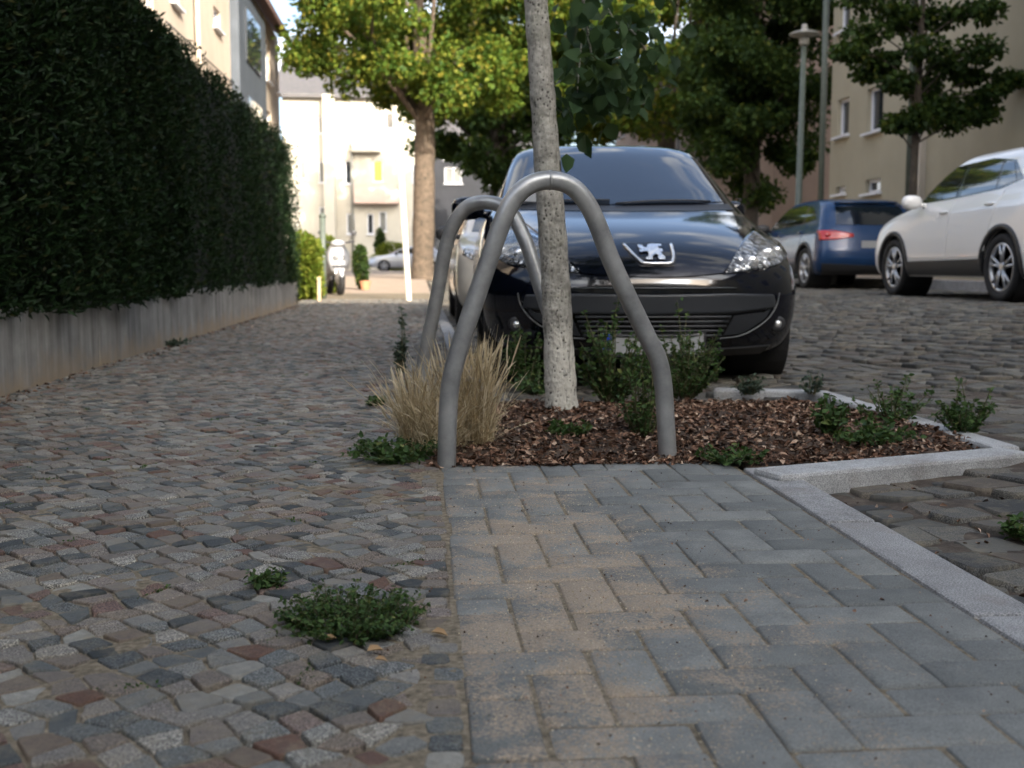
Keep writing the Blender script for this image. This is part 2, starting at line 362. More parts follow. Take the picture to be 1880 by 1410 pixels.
# ------------------------------------------------------------------ ground heights
def sstep(t): t = np.clip(t, 0, 1); return t * t * (3 - 2 * t)
def rise(Y): return .008 * np.maximum(0, np.asarray(Y, float) - 17)
def z_walk(X, Y): return rise(Y) + 0 * np.asarray(X, float)
def z_road(X, Y):
    X = np.asarray(X, float)
    return -.04 + .04 * np.clip((X - 1.08) / .8, 0, 1) + .25 * sstep((X - 2.2) / 3.2) + rise(Y)
def sheet(name, xs, ys, zf, mat, dz=0.0):
    xs = np.asarray(xs, float); ys = np.asarray(ys, float)
    XX, YY = np.meshgrid(xs, ys); Z = zf(XX, YY) + dz
    V = np.stack([XX, YY, Z], -1).reshape(-1, 3); nx = len(xs)
    i = np.arange(len(ys) - 1)[:, None] * nx + np.arange(nx - 1)[None, :]; i = i.ravel()
    Fq = np.stack([i, i + 1, i + 1 + nx, i + nx], 1)
    return V, Fq
def sheet_obj(name, xs, ys, zf, mat, dz=0.0):
    V, Fq = sheet(name, xs, ys, zf, mat, dz)
    return link_mesh(name, np_mesh(name, V, [Fq]), mat, None, True)
def z_base(X, Y):
    X = np.asarray(X, float)
    return np.where(X < 1.5, 0, .25 * sstep((X - 2.2) / 3.2)) + rise(np.minimum(Y, 120)) - .13
tag(sheet_obj('ground', [-400, -120, -40, -15, -6, -2, 0, 1.5, 2.2, 3, 3.8, 4.6, 5.4, 7, 10, 20, 60, 150, 400],
              [-300, -60, -20, 0, 8, 17, 24, 40, 60, 90, 120, 200, 400, 900], z_base, MAT['ground']), kind='structure')

def cobbles(X0, X1, Y0, Y1, cell, ang, inside, zf, joint, h, npt=3, jit=.2, zvar=.004, tilt=.05, inset=.86, arc=0.0, aspect=1.0, cr=.15):
    """irregular quads on a jittered lattice, each a small rounded block"""
    cx, cy = (X0 + X1) / 2, (Y0 + Y1) / 2
    Rr = math.hypot(X1 - X0, Y1 - Y0) / 2 + cell * 2; n = int(Rr / cell) + 2
    gi = np.arange(-n, n + 1); U, W = np.meshgrid(gi, gi)
    Uj = U * cell * aspect + rng.normal(0, jit * cell * .55, U.shape); Wj = W * cell + rng.normal(0, jit * cell * .55, U.shape)
    if arc: Wj = Wj + arc * np.sin(Uj / .55 * math.pi) * .09
    c, s = math.cos(ang), math.sin(ang)
    PX = cx + c * Uj - s * Wj; PY = cy + s * Uj + c * Wj
    P = np.stack([PX, PY], -1)
    q = np.stack([P[:-1, :-1], P[:-1, 1:], P[1:, 1:], P[1:, :-1]], 2).reshape(-1, 4, 2)
    cen = q.mean(1); ok = (cen[:, 0] > X0) & (cen[:, 0] < X1) & (cen[:, 1] > Y0) & (cen[:, 1] < Y1) & inside(cen[:, 0], cen[:, 1])
    q = q[ok]; cen = cen[ok]; N = len(q)
    # shrink by joint and round corners
    q = cen[:, None] + (q - cen[:, None]) * (1 - joint / cell * rng.uniform(.7, 1.6, (N, 1, 1)))
    pts = []
    for k in range(4):
        a, b, d = q[:, k], q[:, (k + 1) % 4], q[:, (k - 1) % 4]
        e1, e2 = b - a, d - a
        rr = cr
        pts.append(a + e2 * rr)
        if npt == 3: pts.append(a + (e1 + e2) * cr * .28)
        pts.append(a + e1 * rr)
    O = np.stack(pts, 1); m = O.shape[1]
    O += rng.normal(0, cell * .022, O.shape)
    z0 = zf(cen[:, 0], cen[:, 1]) + rng.uniform(-1, .3, N) * zvar
    tx, ty = rng.normal(0, tilt, (2, N))
    rings = []
    for scl, dz in ((1.0, -h), (.975, -h * .22), (inset, 0.0)):
        r = cen[:, None] + (O - cen[:, None]) * scl
        z = z0[:, None] + dz + (r[..., 0] - cen[:, 0:1]) * tx[:, None] + (r[..., 1] - cen[:, 1:2]) * ty[:, None]
        rings.append(np.concatenate([r, z[..., None]], -1))
    V = np.concatenate(rings, 1).reshape(-1, 3)
    base = (np.arange(N) * 3 * m)[:, None]
    k = np.arange(m); k2 = (k + 1) % m
    f = []
    for j in (0, 1):
        f.append(np.stack([j * m + k, j * m + k2, (j + 1) * m + k2, (j + 1) * m + k], 1))
    qf = np.concatenate(f)[None] + base[:, :, None]; qf = qf.reshape(-1, 4)
    cf = (2 * m + k)[None] + base
    return V, qf, cf
def paving_obj(name, parts, sheets, mats):
    Vs, Fs, M_ = [], [], []; off = 0
    for V, Fq in sheets: Vs.append(V); Fs.append(Fq + off); M_ += [1] * len(Fq); off += len(V)
    for V, qf, cf in parts:
        Vs.append(V); Fs += [qf + off, cf + off]; M_ += [0] * (len(qf) + len(cf)); off += len(V)
    me = np_mesh(name, np.concatenate(Vs), Fs)
    o = link_mesh(name, me, mats, None, True); me.polygons.foreach_set('material_index', M_)
    lt = np.zeros(len(me.polygons), np.int32); me.polygons.foreach_get('loop_total', lt); me.polygons.foreach_set('use_smooth', lt <= 4); return o

# pavement of small mosaic cobbles
def in_walk(x, y): return (x > -2.0) & (((y < 5.1) & (x < .01)) | ((y >= 5.1) & (x < .2)))
p1 = cobbles(-2.0, .2, .75, 8.0, .055, R(40), in_walk, z_walk, .0038, .016, 3, .27, .0042, .045, .91, arc=.12, cr=.12)
p2 = cobbles(-2.0, .2, 8.0, 20.6, .058, R(40), in_walk, z_walk, .0042, .016, 2, .27, .0048, .065, .89, arc=.12, cr=.12)
# one straight row of setts along the slabs
def sett_row(x, y0, y1, w, d):
    ys = np.arange(y0, y1, d); N = len(ys); cen = np.stack([np.full(N, x) + rng.normal(0, .003, N), ys + rng.normal(0, .004, N)], 1)
    hw = (w / 2) * rng.uniform(.82, 1.02, N); hd = (d / 2) * rng.uniform(.74, .93, N)
    th = np.linspace(0, 2 * math.pi, 12, endpoint=False) + .26
    cx = np.sign(np.cos(th)) * np.abs(np.cos(th)) ** .45; sy = np.sign(np.sin(th)) * np.abs(np.sin(th)) ** .45
    O = np.stack([cen[:, 0:1] + cx[None] * hw[:, None], cen[:, 1:2] + sy[None] * hd[:, None]], -1) + rng.normal(0, .0015, (N, 12, 2))
    z0 = rng.uniform(-.003, .001, N); rings = []
    for scl, dz in ((1, -.014), (.97, -.003), (.91, 0)):
        r = cen[:, None] + (O - cen[:, None]) * scl
        rings.append(np.concatenate([r, np.broadcast_to((z0 + dz)[:, None, None], (N, 12, 1))], -1))
    V = np.concatenate(rings, 1).reshape(-1, 3); base = (np.arange(N) * 36)[:, None]; k = np.arange(12); k2 = (k + 1) % 12
    qf = (np.concatenate([np.stack([j * 12 + k, j * 12 + k2, (j + 1) * 12 + k2, (j + 1) * 12 + k], 1) for j in (0, 1)])[None] + base[:, :, None]).reshape(-1, 4)
    return V, qf, (24 + k)[None] + base
p3 = sett_row(.027, .78, 3.5, .052, .062)
def z_sand(X, Y):
    n_ = np.sin(7.3 * X + 3 * np.sin(2.1 * Y)) * np.sin(6.1 * Y + 2.5 * np.sin(3.3 * X)) + .6 * np.sin(17 * X + 5 * Y) * np.sin(13 * Y - 7 * X) + .35 * np.sin(41 * X + 9 * Y) * np.sin(37 * Y)
    return -.0078 + .0040 * np.clip(n_, -.8, 1.2) + .0022 * np.exp(-((X - .03) / .12) ** 2)
s1 = sheet('', np.linspace(-2.3, .07, 110), np.linspace(-.5, 5.1, 260), z_sand, None, 0)
s2 = sheet('', np.linspace(-2.3, .22, 8), np.linspace(5.1, 24, 40), z_walk, None, -.0065)
tag(paving_obj('pavement', [p1, p2, p3], [s1, s2], [MAT['cobble'], MAT['sand']]), kind='structure')
tag(sheet_obj('footpath', np.linspace(-5.0, .22, 8), np.linspace(24, 64, 24), z_walk, MAT['sunny_paving'], -.005), kind='structure')
tag(sheet_obj('cross_street', np.linspace(-60, 60, 40), np.linspace(64.1, 73, 4), z_walk, MAT['sunny_paving'], -.05), kind='structure')

# path of grey concrete pavers
def slabs():
    """rectangular pavers laid in right-angled herringbone, cut at both edges"""
    Vs, q4, o = [], [], 0; x0, x1, y0, y1, u = .058, .948, .45, 3.452, .0992
    rr = random.Random(3); bricks = []
    for cx in range(-2, 11):
        for cy in range(-2, 33):
            m = (cx - cy) % 4
            if m == 0: bricks.append((cx, cy, 2, 1))
            elif m == 3: bricks.append((cx, cy, 1, 2))
    for cx, cy, w, d in bricks:
        xa, xb = max(x0, x0 + cx * u), min(x1, x0 + (cx + w) * u); a, b = max(y0, y0 + cy * u), min(y1, y0 + (cy + d) * u)
        if xb - xa < .012 or b - a < .012: continue
        g = [rr.uniform(.0010, .0034) for _ in range(4)]; c = rr.uniform(.003, .006); dz = rr.uniform(-.0026, .0016); t1, t2 = rr.gauss(0, .008), rr.gauss(0, .008)
        xm, ym = (xa + xb) / 2, (a + b) / 2; ring = []
        jit = [(rr.uniform(-.0012, .0012), rr.uniform(-.0012, .0012)) for _ in range(8)]
        for ins, z in ((0, -.03), (0, -c), (c, 0)):
            L, Rr, B, T_ = xa + g[0] + ins, xb - g[1] - ins, a + g[2] + ins, b - g[3] - ins; k_ = c * .9
            P = [(L + k_, B), (Rr - k_, B), (Rr, B + k_), (Rr, T_ - k_), (Rr - k_, T_), (L + k_, T_), (L, T_ - k_), (L, B + k_)]
            ring += [(X + j[0], Y + j[1], z + dz + (X - xm) * t1 + (Y - ym) * t2) for (X, Y), j in zip(P, jit)]
        Vs += ring
        for l in (0, 8):
            for k in range(8): q4.append((o + l + k, o + l + (k + 1) % 8, o + l + 8 + (k + 1) % 8, o + l + 8 + k))
        t = o + 16; q4 += [(t, t + 1, t + 2, t + 7), (t + 7, t + 2, t + 3, t + 6), (t + 6, t + 3, t + 4, t + 5)]; o += 24
    return np.array(Vs), np.array(q4)
V, q4 = slabs(); sV, sF = sheet('', [.05, .5, .955], np.linspace(-3, 3.5, 10), z_walk, None, -.005)
me = np_mesh('path', np.concatenate([V, sV]), [q4, sF + len(V)]); o = link_mesh('path', me, [MAT['paver'], MAT['sand']])
me.polygons.foreach_set('material_index', [0] * len(q4) + [1] * len(sF)); tag(o, kind='structure')

# road of larger setts
def in_road(x, y): return ((x > 1.085) & (y < 3.27 + (x - 1.08) * .29)) | ((x > 1.95) & (y < 5.2)) | ((x > .33) & (y >= 5.2))
r1 = cobbles(.3, 6.0, .9, 7.0, .128, R(14), in_road, z_road, .009, .05, 3, .27, .016, .035, .92, 0, 1.15, cr=.15)
r2 = cobbles(.3, 8.0, 7.0, 20.0, .155, R(14), in_road, z_road, .02, .03, 2, .25, .012, .05, .8, 0, 1.1)
r3 = cobbles(.3, 8.0, 20.0, 40.0, .19, R(14), in_road, z_road, .022, .03, 2, .22, .012, .05, .8, 0, 1.1)
def z_dirt(X, Y):
    n_ = np.sin(5.3 * X + 2.4 * np.sin(2.7 * Y)) * np.sin(4.7 * Y + 2.1 * np.sin(3.9 * X)) + .5 * np.sin(13 * X + 4 * Y) * np.sin(11 * Y - 6 * X) + .3 * np.sin(31 * X + 9 * Y) * np.sin(27 * Y)
    return z_road(X, Y) - .0125 + .011 * np.clip(n_, -.8, 1.1)
q1 = sheet('', np.linspace(1.07, 8.1, 220), np.linspace(-.5, 5.2, 200), z_dirt, None, 0)
q2 = sheet('', np.linspace(.3, 8.1, 34), np.linspace(5.2, 64, 60), z_road, None, -.016)
tag(paving_obj('road', [r1, r2, r3], [q1, q2], [MAT['road_stone'], MAT['dirt']]), kind='structure')
# far pavement with its kerb
tag(sheet_obj('far_pavement', np.linspace(8.1, 10.2, 4), np.linspace(-12, 64, 30), lambda x, y: z_road(x, y) + .1, MAT['sunny_paving']), kind='structure')

# kerb stones
def kerb_run(mb, a, b, w, ztop, h, seg, gap=.006):
    a, b = Vector(a), Vector(b); L = (b - a).length; d = (b - a) / L; n = max(1, round(L / seg)); ang = math.atan2(d.y, d.x)
    for i in range(n):
        l = L / n - gap; c = a + d * (L * (i + .5) / n)
        mb.box((c.x, c.y, ztop - h / 2 + random.uniform(-.003, .003)), (l, w + random.uniform(-.004, .004), h), ang + random.uniform(-.006, .006))
k = MB(); kerb_run(k, (1.013, .4), (1.013, 3.30), .124, .006, .16, .72)
kerb_run(k, (.26, 5.2), (.26, 40), .12, .012, .16, 1.0); kerb_run(k, (8.05, -5), (8.05, 60), .13, .40, .35, 1.0)
tag(k.to('kerb', MAT['kerb'], bevel=.008), kind='structure')
k = MB()
kerb_run(k, gp(1405, 868, .02).xy.to_3d(), gp(1868, 822, .03).xy.to_3d(), .13, .027, .16, .95)
kerb_run(k, gp(1868, 815, .04).xy.to_3d() + Vector((0, .06, 0)), gp(1500, 712, .035).xy.to_3d(), .10, .024, .14, .55)
kerb_run(k, gp(1500, 712, .035).xy.to_3d(), gp(1310, 708, .035).xy.to_3d(), .09, .022, .14, .6)
tag(k.to('bed_kerb', MAT['kerb_white'], bevel=.012), kind='structure')

# ------------------------------------------------------------------ tree bed
def z_bed(X, Y): return -.006 + .034 * np.sin(np.clip((np.asarray(Y) - 3.45) / 1.6, 0, 1) * math.pi) + .008 * np.sin(9 * np.asarray(X)) * np.sin(11 * np.asarray(Y))
BED = [(.03, 3.38), (1.0, 3.40), (1.10, 3.36), (1.88, 3.60), (1.66, 4.95), (.25, 5.03), (.05, 5.03)]
BED2 = [(.035, 3.425), (.97, 3.425), (1.08, 3.28), (1.95, 3.52), (1.72, 5.02), (.035, 5.1)]
def in_poly(x, y, P):
    c = np.zeros(np.shape(x), bool); n = len(P)
    for i in range(n):
        x1, y1 = P[i]; x2, y2 = P[(i + 1) % n]
        hit = ((y1 > y) != (y2 > y)) & (x < (x2 - x1) * (y - y1) / (y2 - y1 + 1e-12) + x1); c ^= hit
    return c
V, Fq = sheet('', np.linspace(.0, 1.96, 70), np.linspace(3.27, 5.1, 70), z_bed, None, -.004)
cc = V[Fq].mean(1); Fq = Fq[in_poly(cc[:, 0], cc[:, 1], BED2)]
tag(link_mesh('soil', np_mesh('soil', V, [Fq]), MAT['soil'], None, True), kind='structure')

def leaf_mesh(C, D, N_, L, Wd, fold=.25, curl=.15):
    """C base points, D directions, N_ normals, L lengths, Wd half-widths -> 6-vertex leaves"""
    D = D / np.linalg.norm(D, axis=1, keepdims=True); S = np.cross(D, N_); S /= np.linalg.norm(S, axis=1, keepdims=True) + 1e-9
    Nn = np.cross(S, D); L = np.asarray(L)[:, None]; Wd = np.asarray(Wd)[:, None]
    b = C; t = C + D * L - Nn * L * curl
    l1 = C + D * L * .3 + S * Wd + Nn * Wd * fold; l2 = C + D * L * .7 + S * Wd * .75 + Nn * Wd * fold - Nn * L * curl * .4
    r1_ = C + D * L * .3 - S * Wd + Nn * Wd * fold; r2_ = C + D * L * .7 - S * Wd * .75 + Nn * Wd * fold - Nn * L * curl * .4
    V = np.stack([b, l1, l2, t, r2_, r1_], 1).reshape(-1, 3); o = (np.arange(len(C)) * 6)[:, None]
    Fq = np.concatenate([np.array([[0, 3, 2, 1]]) + o, np.array([[0, 5, 4, 3]]) + o])
    return V, Fq
def rand_dir(n, up=0.0):
    d = rng.normal(0, 1, (n, 3)); d[:, 2] += up; return d / np.linalg.norm(d, axis=1, keepdims=True)
def leaves_obj(name, C, D, N_, L, Wd, mat, parent=None, fold=.25, curl=.15):
    V, Fq = leaf_mesh(C, D, N_, L, Wd, fold, curl); return link_mesh(name, np_mesh(name, V, [Fq]), mat, parent)

# bark mulch
n = 16000
x = rng.uniform(.03, 1.88, n); y = np.where(rng.uniform(0, 1, n) < .12, 3.44 + rng.normal(0, .028, n), rng.uniform(3.38, 5.03, n)); ok = in_poly(x, y, BED) & (y > 3.40); x, y = x[ok], y[ok]; n = len(x)
C = np.stack([x, y, np.maximum(z_bed(x, y), np.where(y < 3.46, .001, -1)) + rng.uniform(0, .010, n)], 1); D = rand_dir(n); D[:, 2] *= .35; Nn = rand_dir(n, 2.0)
mul = leaves_obj('mulch', C, D, Nn, .007 + .034 * rng.uniform(0, 1, n) ** 1.8, rng.uniform(.0025, .009, n), MAT['chip'], None, .35, .2)
tag(mul, 'brown bark mulch covering the tree bed', 'mulch', kind='stuff')
# dry leaf litter at the front edge of the bed and in the road gutter
n = 260; x = np.concatenate([rng.uniform(.1, 1.0, 130), rng.uniform(1.12, 2.0, 130)]); y = np.concatenate([3.46 + np.abs(rng.normal(0, .06, 130)), np.minimum(3.2, rng.uniform(1.6, 3.3, 130))])
z = np.where(x < 1.05, .012, z_road(x, y) - .006); C = np.stack([x, y, z], 1); D = rand_dir(n); D[:, 2] *= .3
nw = 500; yw = rng.uniform(4, 18, nw); xw = -1.93 + np.abs(rng.normal(0, .05, nw)) * (1 + 1.5 * (np.sin(yw * 1.7) > .3))
C = np.concatenate([C, np.stack([xw, yw, np.full(nw, .004)], 1)]); n += nw; D = rand_dir(n); D[:, 2] *= .3
lit = leaves_obj('leaf_litter', C, D, rand_dir(n, 2), rng.uniform(.008, .03, n), rng.uniform(.003, .008, n), MAT['chip'], None, .5, .4)
tag(lit, 'scattered dry leaf scraps along the bed edge and in the road gutter', 'leaf litter', kind='stuff')
# grit
n = 900; x = rng.uniform(-.1, .95, n); y = rng.uniform(1.0, 3.4, n)
C = np.stack([x, y, np.full(n, .002)], 1); D = rand_dir(n); D[:, 2] *= .2; sz = rng.uniform(.0015, .005, n) * np.where(rng.uniform(0, 1, n) > .94, 1.9, 1)
tag(leaves_obj('grit', C, D, rand_dir(n, 1.5), sz, sz * .45, MAT['chip'], None, .5, .2), 'dark grit and seed husks strewn over the grey slabs', 'grit', kind='stuff')
# sand spilled over the slabs
n = 5000; x = rng.normal(.28, .13, n) + .05 * np.sin(rng.uniform(1, 3.2, n) * 4); y = rng.uniform(1.0, 3.0, n); ok = (x > .06) & (x < .93); x, y = x[ok], y[ok]; n = len(x)
C = np.stack([x, y, np.full(n, .0012)], 1); D = rand_dir(n); D[:, 2] *= .2; sz = rng.uniform(.0012, .003, n)
tag(leaves_obj('spilled_sand', C, D, rand_dir(n, 1.5), sz, sz * .5, MAT['straw'], None, .5, .2), 'coarse pale sand spilled across the grey slabs', 'sand', kind='stuff')

# moss and seedlings in the joints
nm = 70; mx_ = rng.uniform(-1.9, .04, nm); my_ = 1.1 + 7 * rng.uniform(0, 1, nm) ** 1.3; k_ = np.repeat(np.arange(nm), 34); n = len(k_); th_ = rng.uniform(0, 2, nm)[k_]
a_, b_ = rng.normal(0, .022, n), rng.normal(0, .006, n)
C = np.stack([mx_[k_] + a_ * np.cos(th_) - b_ * np.sin(th_), my_[k_] + a_ * np.sin(th_) + b_ * np.cos(th_), np.full(n, -.003)], 1); L = rng.uniform(.003, .008, n)
tag(leaves_obj('moss', C, rand_dir(n, .8), rand_dir(n, 1), L, L * .35, MAT['weed'], None, .3, .2), 'tiny moss and seedlings in the joints between the pavement cobbles', 'moss', kind='stuff')

# fallen leaves, one by one
LEAF_SPOTS = [((607, 1175), 'dry tan leaf lying at the front foot of the big pavement weed', .026), ((690, 1195), 'curled pale leaf below the big pavement weed, next to dark cobbles', .028),
              ((695, 1118), 'small bleached leaf caught on top of the big pavement weed', .018), ((808, 1160), 'brown curled leaf at the slab edge beside the pavement weed', .03),
              ((700, 1210), 'rusty leaf scrap touching the curled pale leaf by the weed', .02), ((1640, 1010), 'tiny bright leaf on the dirt of the cobbled road', .02)]
for (px, py), lab, L in LEAF_SPOTS:
    p = gp(px, py, .006); C = np.array([[p.x - L / 2, p.y, .006 if px < 1300 else float(z_road(p.x, p.y)) + .005]])
    o = leaves_obj('fallen_leaf', C, np.array([[1, random.uniform(-.6, .6), .12]]), np.array([[.1, -.2, 1.0]]), [L], [L * .28], MAT['dry_leaf'], None, .6, .2)
    tag(o, lab, 'leaf', 'fallen dry leaves')

# ------------------------------------------------------------------ plants
def plant(name, label, cat, loc, h, rad, nst, nleaf, lsize, mat, group=None, spread=.6, flat=0.0, smat='stem'):
    root = empty(name, loc); st = MB(); Cs, Ds = [], []
    for i in range(nst):
        a = random.uniform(0, 2 * math.pi); rr = rad * math.sqrt(random.random()); hh = h * (random.uniform(.3, .8) if random.random() < .75 else random.uniform(.8, 1.15)) * (1 - .3 * rr / max(rad, .001))
        b0 = Vector((math.cos(a) * rr * (.7 if flat and nst > 100 else .25), math.sin(a) * rr * (.7 if flat and nst > 100 else .25), -.005)); tip = Vector((math.cos(a) * rr, math.sin(a) * rr, hh))
        mid = b0.lerp(tip, .5) + Vector((random.gauss(0, .1), random.gauss(0, .1), .15)) * hh * .4
        P = smooth_path([b0, mid, tip], 4); st.tube(P, [(.0008 if flat else .0022) * (1.3 - .9 * j / len(P)) * (1 + h) for j in range(len(P))], 5, cap=False)
        for k_ in range(nleaf):
            t = random.uniform(.12 if flat == 0 else .0, 1.0); idx = t * (len(P) - 1); q = P[int(idx)].lerp(P[min(len(P) - 1, int(idx) + 1)], idx % 1)
            Cs.append(q + Vector((random.gauss(0, 1), random.gauss(0, 1), random.gauss(0, .6))) * lsize * .25); d = Vector((random.gauss(0, 1), random.gauss(0, 1), random.gauss(.25, .5)))
            Ds.append(d.normalized())
    st.to('stem', MAT[smat], root, True, fix=False)
    C = np.array([tuple(c) for c in Cs]); D = np.array([tuple(d) for d in Ds]); nn = len(C)
    L = rng.uniform(.6, 1.25, nn) * lsize
    leaves_obj('foliage', C, D, rand_dir(nn, 1.2), L, L * rng.uniform(.22, .36, nn), MAT[mat], root)
    return tag(root, label, cat, group)
def at_g(px, py, z=.0): p = gp(px, py, z); return (p.x, p.y, z)
G = 'weeds growing in the paving and tree bed'
plant('weed', 'broad low green weed growing between the pavement cobbles', 'weed', at_g(645, 1145), .055, .135, 260, 14, .010, 'weed', G, flat=1)
plant('weed', 'small round green tuft alone on the pavement cobbles', 'weed', at_g(490, 1076), .035, .042, 26, 12, .012, 'weed', G, flat=1)
plant('weed', 'green weed spreading over the pavement at the foot of the front steel hoop', 'weed', at_g(725, 845), .085, .17, 60, 14, .022, 'weed', G, flat=1)
plant('weed', 'tall thin grey green weed standing behind the dry grass', 'weed', at_g(735, 690), .40, .045, 9, 42, .026, 'weed_grey', G)
plant('weed', 'bushy green weed wrapped round the right foot of the front hoop'.replace('right foot', 'foot nearer the road'), 'weed', at_g(1180, 800, .01), .34, .12, 24, 30, .020, 'weed', G)
plant('weed', 'tall leafy weed just behind the young trunk, hiding the number plate', 'weed', at_g(1125, 735, .02), .44, .19, 46, 34, .024, 'weed', G)
plant('weed', 'dense bushy weed under the black car front, beyond the hoop', 'weed', at_g(1255, 728, .02), .42, .22, 66, 34, .021, 'weed', G)
plant('weed', 'low weed at the foot of the young trunk among bark chips', 'weed', at_g(1050, 800, .02), .07, .09, 14, 12, .026, 'weed', G)
plant('weed', 'small weed on the mulch edge where slabs meet the kerb', 'weed', at_g(1330, 845, .01), .045, .12, 24, 12, .02, 'weed', G)
plant('weed', 'upright weed rising out of the open mulch near the far kerb', 'weed', at_g(1530, 800, .015), .18, .07, 14, 20, .028, 'weed', G)
plant('weed', 'spindly weed at the far corner of the bed kerb', 'weed', at_g(1490, 722, .02), .15, .05, 8, 10, .026, 'weed_grey', G)
plant('weed', 'wide weed leaning over the road side bed kerb', 'weed', at_g(1640, 775, .015), .17, .16, 26, 22, .02, 'weed', G)
plant('weed', 'dark bushy weed at the road side tip of the bed', 'weed', at_g(1770, 795, .015), .20, .13, 26, 24, .022, 'weed', G)
plant('weed', 'mat of weeds in the bed corner behind the pale front kerb', 'weed', at_g(1600, 812, .015), .08, .16, 40, 14, .024, 'weed', G, flat=1)
plant('weed', 'dark shade weed between the dry grass and the young trunk', 'weed', at_g(965, 700, .02), .30, .13, 30, 26, .026, 'weed', G)
plant('weed', 'low weed hiding the rear bed edge between trunk and dry grass', 'weed', at_g(985, 722, .02), .12, .14, 30, 18, .022, 'weed', G)
plant('weed', 'low scrubby weed at the rear bed edge in front of the car tyre', 'weed', at_g(1375, 722, .02), .09, .10, 22, 16, .02, 'weed_grey', G)
plant('weed', 'weed in the road dirt at the photo edge', 'weed', at_g(1872, 985, -.03), .05, .05, 16, 12, .02, 'weed', G)
bpy.data.objects['weed.017']['label'] = 'small weed in the dirt of the cobbled road beside the kerb'
plant('weed', 'low weed growing against the hedge wall foot', 'weed', (-1.88, 8.9, 0), .06, .12, 14, 10, .03, 'weed_grey', G, flat=1)
plant('weed', 'tiny green sprig behind the dry grass on the pavement', 'weed', at_g(690, 745), .05, .05, 18, 10, .022, 'weed', G)

# dry ornamental grass
def dry_grass(name, label, base, tufts):
    V, Fq, o = [], [], 0
    for (tx, ty, n, h, rx) in tufts:
        for i in range(n):
            a = random.uniform(0, 2 * math.pi); q = math.sqrt(random.random())
            bx, by = base[0] + tx + math.cos(a) * q * rx * .45, base[1] + ty + math.sin(a) * q * rx * .45
            hh = h * random.betavariate(2.2, 1.6); out = Vector((math.cos(a), math.sin(a), 0)) * rx * q * random.uniform(-.1, 1.3) + Vector((random.gauss(0, .05), random.gauss(0, .05), 0))
            droop = random.choice((0, 0, .12, .3, .5)) * hh; w0 = random.uniform(.0009, .0021); sa_ = random.uniform(0, 6.28); side = Vector((math.cos(sa_), math.sin(sa_), 0))
            kink = Vector((random.gauss(0, .010), random.gauss(0, .010), 0)); ph = random.uniform(0, 6); seg = 8; head = random.random() < .5; P = []
            for s_ in range(seg + 1):
                t = s_ / seg; P.append(Vector((bx, by, 0)) + out * (t ** 1.5) + Vector((0, 0, hh * t - droop * max(0, t - .45) ** 2 * 1.6)) + out * droop * 2.2 * max(0, t - .5) ** 2 + kink * math.sin(t * 4.5 + ph))
            for s_, p in enumerate(P):
                t = s_ / seg; w = w0 * (1 - .75 * t)
                if head and t > .68: w = w0 * (2.0 if s_ % 2 else 1.1) * (1 if t < 1 else .3)
                V += [tuple(p - side * w), tuple(p + side * w)]
            for s_ in range(seg): Fq.append((o + 2 * s_, o + 2 * s_ + 1, o + 2 * s_ + 3, o + 2 * s_ + 2))
            o += 2 * (seg + 1)
            for _ in range(5 if head else 1):      # spikelets and broken side blades
                t = random.uniform(.6, 1) if head else random.uniform(.15, .8); p = P[int(t * seg)]; d = Vector((random.gauss(0, 1), random.gauss(0, 1), random.gauss(.7, .6))).normalized() * (random.uniform(.008, .018) if head else random.uniform(.02, .07)); s2 = Vector((d.y, -d.x, 0)).normalized() * .0013
                V += [tuple(p - s2 * .5), tuple(p + s2 * .5), tuple(p + d * .6 + s2), tuple(p + d)]; Fq.append((o, o + 1, o + 2, o + 3)); o += 4
    me = np_mesh(name, np.array(V), [np.array(Fq)]); return tag(link_mesh(name, me, MAT['straw']), label, 'dry grass')
b = gp(818, 838)
dry_grass('dry_grass_clump', 'straw coloured tuft of dry ornamental grass around the front hoop foot', (b.x, b.y + .18), [(-.09, .02, 560, .33, .11), (.03, .05, 560, .39, .10), (.115, .0, 460, .42, .085), (-.02, -.08, 350, .22, .12)])

# ------------------------------------------------------------------ steel hoops
def hoop(name, label, pts, r):
    P = smooth_path(pts, 10); root = MB(); root.tube(P, r, 18); return tag(root.to(name, MAT['steel'], None, True), label, 'tree guard', 'steel tree guard hoops')
def hp(px, py, Y): p = pY(px, py, Y); return (p.x, p.y, p.z)
f = lambda px, py, Y0=3.55: hp(px, py, Y0)
HL, HR = 3.42, 3.52
def hy(px): return HL + (HR - HL) * (px - 820) / 410
H1 = [(819, 875), (820, 850), (822, 770), (826, 712), (835, 668), (852, 612), (876, 540), (900, 470), (921, 410), (942, 368), (970, 341), (1007, 331), (1045, 340), (1074, 368), (1096, 410), (1122, 478), (1156, 552), (1188, 618), (1209, 662), (1218, 710), (1222, 770), (1226, 835), (1227, 860)]
o = hoop('tree_guard_hoop', 'grey bent steel tube hoop standing in front of the young tree', [hp(x_, y_, hy(x_)) for x_, y_ in H1], .0285)
wm = MB(); ap = Vector(hp(1010, 331, 3.466)); wm.tube([ap - Vector((.004, 0, 0)), ap + Vector((.004, 0, 0))], .0300, 18); wm.to('weld_seam', MAT['steel'], o, True)
H2 = [(770, 720, 5.1), (773, 690, 5.1), (787, 618, 5.08), (803, 540, 5.06), (817, 460, 5.04), (833, 412, 5.02), (856, 382, 5.0), (884, 372, 4.97), (915, 376, 4.94), (940, 393, 4.9), (957, 425, 4.87), (972, 462, 4.84), (993, 530, 4.8), (1020, 610, 4.75), (1035, 670, 4.72), (1040, 745, 4.7)]
hoop('tree_guard_hoop', 'second steel tube hoop set at an angle behind the dry grass', [hp(*q) for q in H2], .031)

